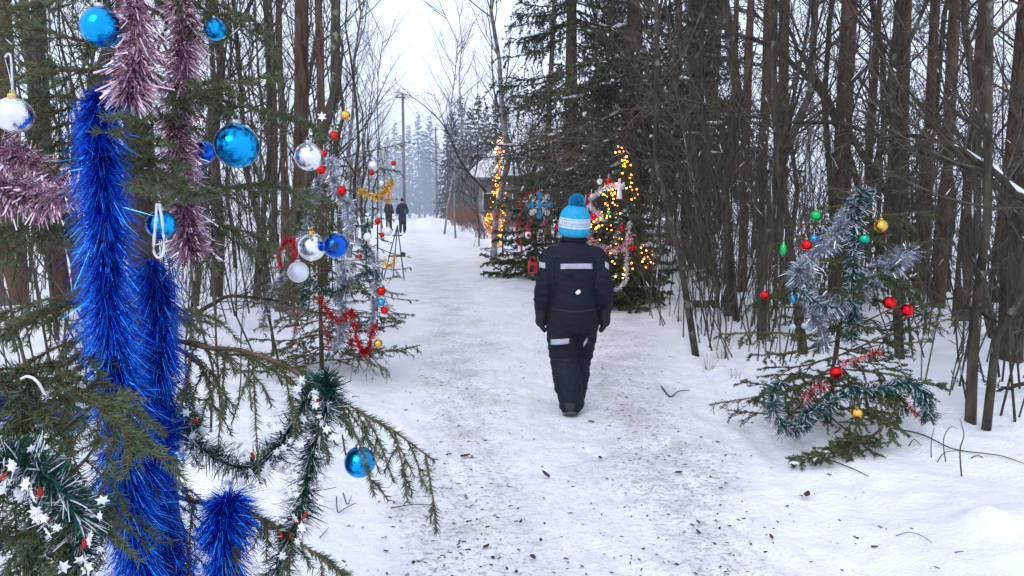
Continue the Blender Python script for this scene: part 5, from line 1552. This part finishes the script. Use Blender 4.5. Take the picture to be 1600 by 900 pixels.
# two adults far down the path
def adult(px, py, rot, coat, label, hatm, bag=None, dd=0):
    gp = ground(px, py); gp = np.array((gp[0], gp[1], gp[2]))
    o = thing('person', label, 'person', gp); o.rotation_euler = (0, 0, rot)
    H = 1.0
    mb = MB()
    oval_loft(mb, [(.84, 0, 0, .15, .11), (1.0, 0, 0, .15, .11), (1.2, 0, 0, .16, .11), (1.4, 0, 0, .17, .1), (1.46, 0, 0, .08, .07), (1.55, 0, .01, .055, .06)])
    oval_loft(mb, [(1.52, 0, .05, .03, .04), (1.56, 0, .03, .06, .08), (1.63, 0, .015, .075, .095), (1.70, 0, .01, .078, .098), (1.76, 0, 0, .05, .06), (1.775, 0, 0, .02, .02)])
    mb.sphere((0, .115, 1.63), (.016, .025, .02), 8, 6)
    for sg in (-1, 1):
        limb(mb, [(sg * .09, 0, .85), (sg * .095, .02 * sg, .48), (sg * .10, .03 * sg, .09)], [.09, .06, .042])
        limb(mb, [(sg * .1, .03 * sg, .09), (sg * .11, .03 * sg + .16, .035)], [.045, .036])
        limb(mb, [(sg * .19, 0, 1.4), (sg * .24, -.02, 1.15), (sg * .2, .14, 1.0)], [.055, .042, .03])
        limb(mb, [(sg * .2, .14, 1.0), (sg * .17, .2, .97)], [.032, .026])
    f_, _, _ = fuse(mb, .02, 2); f_.V = [v for v in f_.V]
    off = wloc(o); f_.V[0] = f_.V[0] + off; f_.build('body', M['skin'], o)
    mb = MB()
    oval_loft(mb, [(.62, 0, 0, .20, .16), (.85, 0, 0, .205, .17), (1.05, 0, 0, .19, .155), (1.25, 0, 0, .2, .15), (1.4, 0, 0, .205, .13), (1.48, 0, 0, .13, .11), (1.55, 0, 0, .09, .09)])
    for sg in (-1, 1):
        limb(mb, [(sg * .17, 0, 1.42), (sg * .26, -.02, 1.15), (sg * .215, .13, 1.01)], [.085, .08, .06])
    f_, _, _ = fuse(mb, .022, 2, .008, 2); f_.V[0] += off; f_.build('coat', coat, o)
    mb = MB()
    for sg in (-1, 1): limb(mb, [(sg * .09, 0, .85), (sg * .1, .02 * sg, .48), (sg * .105, .03 * sg, .1)], [.11, .085, .075])
    f_, _, _ = fuse(mb, .022, 2); f_.V[0] += off; f_.build('trousers', M['glove'], o)
    mb = MB(); oval_loft(mb, [(1.64, 0, -.01, .088, .105), (1.72, 0, -.01, .092, .11), (1.79, 0, -.01, .065, .08), (1.82, 0, -.01, .02, .03)]); mb.V = [v + off for v in mb.V]; mb.build('hat', hatm, o)
    for sg in (-1, 1):
        mb = MB(); mb.sphere((sg * .105, .03 * sg + .06, .06), (.05, .13, .07), 12, 8); mb.V[0] += off; mb.build('boot', M['boot'], o)
    if bag:
        mb = MB(); mb.sphere((.16, -.15, 1.12), (.1, .08, .13), 12, 9); mb.V[0] += off; mb.build('bag', bag, o)
M['coat_navy'] = mat('navy_coat', (.010, .012, .022), (.02, .022, .036), 8, .8)
M['coat_brown'] = mat('brown_black_coat', (.018, .014, .014), (.034, .027, .026), 8, .8)
M['teal_bag'] = mat('teal_bag', (.02, .09, .1), rough=.7)
adult(629, 364, .25, M['coat_navy'], 'adult in long dark navy coat far down the path, teal bag at the side', M['coat_navy'], M['teal_bag'])
adult(608, 361, -.6, M['coat_brown'], 'adult in brown black coat standing behind the navy one far away', M['coat_brown'])
# ------------------------------------------------------------------ easel, poles, house
q = ground(615, 437); de = depth_of(q); s = de / F
es = thing('easel', 'thin grey metal easel standing at the left edge of the path', 'easel', q)
M['grey_metal'] = mat('grey_metal', (.10, .105, .115), (.16, .165, .18), 9, .5, metal=.3)
top = at(621, 352, de)
for px, py, dd in ((632, 437, 0), (614, 436, .35), (599, 432, 0)):
    g = ground(px, py); g = at(px, py, de + dd); g[2] = gz(g[0], g[1]) - .02
    mb = MB(); mb.tubes([g, top], np.array([.012, .012]), 6, cap=True); mb.build('leg', M['grey_metal'], es)
mb = MB(); mb.box(at(620, 400, de) + (0, -.03, 0), (.15, .03, .014)); mb.build('tray', M['grey_metal'], es)
mb = MB(); mb.sphere(at(630, 398, de) + (0, -.03, .02), (.05, .03, .03), 10, 6); mb.build('clamp', M['glove'], es)
mb = MB(); mb.box(at(621, 368, de), (.09, .012, .012)); mb.build('crossbar', M['grey_metal'], es)

def pole(px, top, d, label):
    p = at(px, 330, d); z0 = gz(p[0], p[1]); zt = at(px, top, d)[2]
    o = thing('utility_pole', label, 'utility pole', (p[0], p[1], z0))
    mb = MB(); mb.tubes([(p[0], p[1], z0 - .3), (p[0], p[1], zt)], np.array([.10, .075]), 10, cap=True); mb.build('pole', M['wood_grey'], o)
    mb = MB(); mb.box((p[0] - .1, p[1] - .15, zt - .25), (.28, .04, .04)); mb.build('crossarm', M['wood_grey'], o)
    ins = []
    for dx in (-.3, .12):
        mb = MB(); mb.tubes([(p[0] + dx, p[1] - .15, zt - .2), (p[0] + dx, p[1] - .15, zt + .02)], np.array([.05, .04]), 8, cap=True); mb.build('insulator', M['white_plastic'], o)
        ins.append(np.array((p[0] + dx, p[1] - .15, zt + .02)))
    return ins
i1 = pole(632, 149, 44, 'tall grey utility pole standing against the sky left of the path end')
i2 = pole(682, 200, 66, 'farther utility pole half hidden right of the tall one')
for a, b in zip(i1, i2):
    m_ = (a + b) / 2 - (0, 0, .35)
    mb = MB(); mb.tubes(spline([a, m_, b], 12), np.full(12, .012), 4); tag(mb.build('power_line', M['wire']), 'thin power line between the two utility poles, ' + ('left wire' if a is i1[0] else 'right wire'), 'cable')

# the house behind the brush at right
M['house_wall'] = mat('grey_board_wall', (.16, .15, .15), (.26, .25, .25), 3, .85, stretch=(1, 1, .1))
M['window_dark'] = mat('window_glass', (.03, .035, .045), rough=.1)
dh = 40.
hp = at(782, 330, dh); z0 = gz(hp[0], hp[1])
house = thing('house', 'low cottage with a snow covered hipped roof behind the thicket right of the path', 'house', (hp[0], hp[1], z0))
ex0, ex1 = at(736, 281, dh)[0], at(850, 281, dh)[0]
ez, rz = at(780, 281, dh)[2], at(780, 233, dh + 3)[2]
y0, y1 = hp[1], hp[1] + 6.0
rx0, rx1, ry = ex0 + 1.6, ex1 - 1.6, hp[1] + 3.0
mb = MB(); mb.box(((ex0 + ex1) / 2, (y0 + y1) / 2, (z0 + ez) / 2 - .1), ((ex1 - ex0) / 2 - .4, 2.6, (ez - z0) / 2 + .08))
mb.build('wall', M['house_wall'], house, False)
def hip(t0, t1, o):
    b = [(ex0 - o, y0 - o), (ex1 + o, y0 - o), (ex1 + o, y1 + o), (ex0 - o, y1 + o)]
    v = [(x, y, ez + t) for t in (t0, t1) for x, y in b] + [(x, ry, rz + t) for t in (t0, t1) for x in (rx0, rx1)]
    mb = MB()
    mb.add(v, [(4, 5, 11, 10), (6, 7, 10, 11), (0, 1, 5, 4), (1, 2, 6, 5), (2, 3, 7, 6), (3, 0, 4, 7), (3, 2, 1, 0)])
    mb.Fq.append((np.array([(5, 6, 11), (7, 4, 10)]), 0))
    return mb
ro = hip(.0, .12, .0).build('roof', M['wood_grey'], house, False)
hip(.125, .45, .06).build('snow_layer', M['snow_cap'], ro, False)
for dx in (1.0, 2.6):
    mb = MB(); mb.box((ex0 + dx, y0 + .36, z0 + 1.5), (.4, .05, .5)); wi = mb.build('window', M['white_plastic'], house, False)
    mb = MB(); mb.box((ex0 + dx, y0 + .30, z0 + 1.5), (.34, .02, .44)); mb.build('pane', M['window_dark'], wi, False)

# ------------------------------------------------------------------ things lying on the snow
def leaf_at(px, py, size, label, up=.3):
    p = ground(px, py); s = size * depth_of(p) / F / 2
    rng = np.random.RandomState(px); az = rng.uniform(0, 6.28)
    t = np.linspace(-1, 1, 9); w_ = .5 * np.sqrt(np.maximum(0, 1 - t ** 2)) * (1 - .3 * t)
    L_ = []
    for sgn in (1, 0, -1):
        L_.append(np.stack([t * s, sgn * w_ * s, .25 * s * np.abs(sgn) + up * s * (t + 1) * .5 + .12 * s * t ** 2 + .006], -1))
    v = np.concatenate(L_); v2 = v - (0, 0, .0012)
    c, sn = math.cos(az), math.sin(az)
    V = np.vstack([v, v2]); V = np.stack([V[:, 0] * c - V[:, 1] * sn, V[:, 0] * sn + V[:, 1] * c, V[:, 2]], -1) + p
    f = [(r * 9 + i, r * 9 + i + 1, (r + 1) * 9 + i + 1, (r + 1) * 9 + i) for r in (0, 1) for i in range(8)]
    f += [tuple(27 + q for q in reversed(t_)) for t_ in f]
    mb = MB(); mb.add(V, np.array(f)); tag(mb.build('dry_leaf', M['leaf']), label, 'leaf', 'dead leaves lying on the snow')
for a in [(853, 747, 15, 'dark curled leaf standing up in the middle of the path', .9), (1261, 776, 18, 'reddish brown leaf on clean snow right of the path', .2), (1060, 741, 13, 'brown leaf at the right dirty track of the path', .2),
          (1091, 835, 10, 'small dark leaf, lower of two close together on the right track', .6), (1091, 819, 8, 'small dark leaf, upper of two close together on the right track', .6), (760, 857, 13, 'brown leaf at the left lower part of the path', .2),
          (1205, 842, 11, 'small tan leaf right of the dirty track', .4), (833, 874, 16, 'flat pale brown leaf low in the middle of the path', .1), (938, 718, 12, 'dark brown leaf right of the path middle', .2), (727, 715, 15, 'brown shredded leaf on the left dirty track', .2),
          (814, 818, 8, 'small dark curled leaf below the upright one', .7), (845, 847, 9, 'small grey leaf near the lower middle of the path', .4), (924, 661, 10, 'small brown leaf just below the child', .2), (1366, 858, 10, 'tan leaf at the lower right on clean snow', .5)]:
    leaf_at(*a)
# crumbs of bark, needles and twigs trodden into the path: nobody could count them
rng = np.random.RandomState(77); n = 3600
d = 1.9 * (14 / 1.9) ** rng.uniform(0, 1, n) ** 1.1
u = np.where(rng.uniform(size=n) < .36, rng.normal(.19, .09, n), np.where(rng.uniform(size=n) < .6, rng.normal(.79, .13, n), rng.uniform(-.12, 1.4, n)))
l, r = path_edges(d); x = l + (r - l) * u
z = hgt(x, d) + .002
sz = .003 + .009 * rng.uniform(0, 1, n) ** 3.5
az = rng.uniform(0, 2 * PI, n); asp = rng.uniform(.18, .8, n)
c, s_ = np.cos(az), np.sin(az)
loc = np.array([(-1, -.6, .0), (1, -.8, .0), (1.1, .7, 0), (-.8, .9, 0), (.1, 0, .9)])
V = np.zeros((n, 5, 3))
lx = loc[None, :, 0] * sz[:, None]; ly = loc[None, :, 1] * (sz * asp)[:, None]
V[:, :, 0] = x[:, None] + lx * c[:, None] - ly * s_[:, None]; V[:, :, 1] = d[:, None] + lx * s_[:, None] + ly * c[:, None]
V[:, :, 2] = z[:, None] + loc[None, :, 2] * (sz * .35)[:, None]
i = np.arange(n)[:, None, None] * 5
f = (i + np.array([(0, 1, 4), (1, 2, 4), (2, 3, 4), (3, 0, 4)])[None]).reshape(-1, 3)
mb = MB(); mb.add(V, f); tag(mb.build('forest_litter', M['litter'], smooth=False), 'dark crumbs of bark and leaf trodden into the snowy path', 'litter', kind='stuff')
# little twigs on the path
def ground_twig(pts, rpx, label, lift=.012, name='fallen_twig', m='twig'):
    P = []
    for k, p in enumerate(pts):
        g = ground(p[0], p[1]); g[2] += lift + (p[2] if len(p) > 2 else 0); P.append(g)
    d = depth_of(P[0]); mb = MB(); mb.tubes(spline(P, 4 * len(P)), rpx / 2 * d / F * np.linspace(1, .5, 4 * len(P)), 5)
    return tag(mb.build(name, M[m]), label, 'twig', 'twigs lying on the snow')
for pts, r_, lb in [([(611, 798), (632, 794), (652, 792), (676, 793)], 2, 'thin straight twig on clean snow left of the path'),
                    ([(526, 780), (528, 804), (540, 798), (556, 790)], 2, 'forked twig on the snow below the blue bauble, left stroke'),
                    ([(536, 774), (543, 792), (550, 778)], 1.8, 'small V shaped twig below the blue bauble'),
                    ([(1033, 606), (1047, 622), (1060, 614), (1078, 612)], 2.4, 'V shaped twig on the snow right of the child'),
                    ([(500, 845), (508, 836), (514, 828)], 1.8, 'tiny twig on the snow at the lower left of the path'),
                    ([(1390, 672), (1440, 682), (1490, 705), (1560, 715), (1600, 728)], 2.6, 'long thin twig lying on the snow right of the low spruce'),
                    ([(1420, 700), (1428, 690), (1440, 700)], 1.6, 'little curved twig on the snow right of the fallen spruce branch'),
                    ([(1400, 842), (1420, 836), (1440, 842), (1455, 852)], 1.5, 'faint thin twig low at the right on clean snow'),
                    ([(1492, 868), (1506, 866)], 2, 'short dark twig at the lower right on clean snow'),
                    ([(1296, 722), (1330, 735), (1357, 748)], 2.2, 'reddish twig beside the fallen spruce branch')]:
    ground_twig(pts, r_, lb)
# fallen spruce branch
P = [ground(1376, 686) + (0, 0, .05), ground(1340, 704) + (0, 0, .03), ground(1300, 718) + (0, 0, .03), ground(1236, 732) + (0, 0, .03)]
fb = thing('fallen_spruce_branch', 'broken green spruce branch lying on the snow in front of the low right spruce', 'branch', P[2])
rng = np.random.RandomState(4)
spruce_branch(rng, P, .17, .02, .009, .018, .004, 800, -.02, 3, .0, 8, .93).build('branch', SB, fb)
mb = MB()
for _ in range(8):
    t = rng.uniform(.35, 1); p = P[1] * (1 - t) + P[3] * t + rng.normal(0, .04, 3) * (1, 1, 0)
    mb.sphere((p[0], p[1], gz(p[0], p[1]) + .03), (rng.uniform(.012, .03), rng.uniform(.008, .018), .010), 7, 5)
tag(mb.build('snow_patches', M['snow_cap'], fb), kind='stuff')
# thin stems bent over at the right
def stem(pts, rpx, label, m='twig', cat='stem', name='bent_stem'):
    g = ground(*pts[0][:2]); d = depth_of(g)
    P = [g - (0, 0, .03)] + [at(p[0], p[1], d + (p[2] if len(p) > 2 else 0)) for p in pts[1:]]
    mb = MB(); mb.tubes(spline(P, 5 * len(P)), rpx / 2 * d / F * np.linspace(1, .4, 5 * len(P)), 5)
    tag(mb.build(name, M[m]), label, cat)
stem([(1504, 745), (1500, 705), (1506, 680), (1500, 655)], 2.6, 'upright thin bare stem on the snow at right, by the long lying twig')
stem([(1504, 716), (1530, 712), (1556, 738)], 2.2, 'thin stem bent down right of the upright one')
stem([(1460, 722), (1475, 708), (1500, 704)], 1.8, 'thin stem curving left of the upright one')
stem([(1480, 722), (1474, 690), (1484, 668), (1498, 670)], 1.8, 'thin arched stem between the low spruce and the upright stem')
stem([(1456, 715), (1455, 690), (1460, 668)], 1.8, 'thin straight stem right of the garland end of the low spruce')
# dry grass tufts
def tuft(px, py, h, n, label, spread=.25):
    p = ground(px, py); d = depth_of(p); hh = h * d / F
    rng = np.random.RandomState(px)
    a = rng.uniform(0, 2 * PI, n); sp = rng.uniform(.1, 1, n) * spread; s = np.linspace(0, 1, 5)
    P = np.zeros((n, 5, 3)) + p
    l_ = hh * rng.uniform(.5, 1.1, n)
    P[:, :, 0] += np.cos(a)[:, None] * (.03 + (sp * l_)[:, None] * (s + s ** 2)); P[:, :, 1] += np.sin(a)[:, None] * (.03 + (sp * l_)[:, None] * s)
    P[:, :, 2] += l_[:, None] * (s - .25 * s ** 3) - .02
    mb = MB(); mb.tubes(P, .0016 * np.linspace(1, .4, 5)[None].repeat(n, 0), 3)
    tag(mb.build('grass_tuft', M['grass']), label, 'grass', 'dry grass tufts in the snow')
tuft(1128, 560, 60, 34, 'tall pale dry grass tuft between trunks at the right snow edge')
tuft(1108, 575, 40, 22, 'shorter dry grass tuft left of the tall one')
tuft(1150, 590, 30, 14, 'sparse dry grass tuft closest to the low right spruce')
tuft(1063, 500, 34, 24, 'dry grass tuft at the edge beside the glowing spruce')
tuft(770, 412, 18, 30, 'dry grass tuft below the farther glowing spruce')
# snow covered clump at the foot of the glowing spruce
p = ground(990, 466)
sc = thing('snowy_bush', 'low green clump capped with snow at the foot of the glowing spruce', 'bush', p)
rng = np.random.RandomState(8); mb = MB()
for i in range(14):
    a = rng.uniform(0, 2 * PI); L = rng.uniform(.2, .42)
    A = [p + (0, 0, .02), p + (math.cos(a) * L * .5, math.sin(a) * L * .5, .14), p + (math.cos(a) * L, math.sin(a) * L, .08)]
    b = spruce_branch(rng, A, .14, .05, .004, .02, .006, 350, .2, 1, 0, 6)
    for v in b.V: pass
    n0 = mb.n
    for v in b.V: mb.V.append(v)
    for f, m_ in b.Fq: mb.Fq.append((f + n0, m_))
    mb.n += b.n
mb.build('boughs', SB, sc)
mb = MB(); mb.sphere(p + (.02, -.05, .17), (.3, .2, .055), 14, 8); mb.sphere(p + (-.2, -.12, .1), (.16, .12, .05), 12, 8); mb.build('snow_patches', M['snow_cap'], sc)
# the glow of a small far bulb on a branch above the low spruce

# ------------------------------------------------------------------ winter haze
mh = bpy.data.materials.new('haze'); mh.use_nodes = True
nt = mh.node_tree; nt.nodes.remove(nt.nodes["Principled BSDF"])
pv = nt.nodes.new("ShaderNodeVolumePrincipled")
pv.inputs["Color"].default_value = (.86, .90, .97, 1); pv.inputs["Density"].default_value = .0007; pv.inputs["Anisotropy"].default_value = .2
nt.links.new(pv.outputs[0], nt.nodes["Material Output"].inputs["Volume"])
mb = MB(); mb.box((0, 112, 13), (140, 132, 16.5)); tag(mb.build('haze', mh, smooth=False), 'thin pale winter haze filling the wood', kind='stuff')

ms = bpy.data.materials.new('smoke'); ms.use_nodes = True
nt = ms.node_tree; nt.nodes.remove(nt.nodes["Principled BSDF"])
pv = nt.nodes.new("ShaderNodeVolumePrincipled")
pv.inputs["Color"].default_value = (.74, .84, .97, 1); pv.inputs["Density"].default_value = .017
nt.links.new(pv.outputs[0], nt.nodes["Material Output"].inputs["Volume"])
p = at(652, 300, 74)
mb = MB(); mb.sphere((p[0], p[1], 3.5), (8.5, 17, 9), 24, 14); tag(mb.build('smoke', ms), 'bluish bonfire smoke drifting across the far end of the path', kind='stuff')
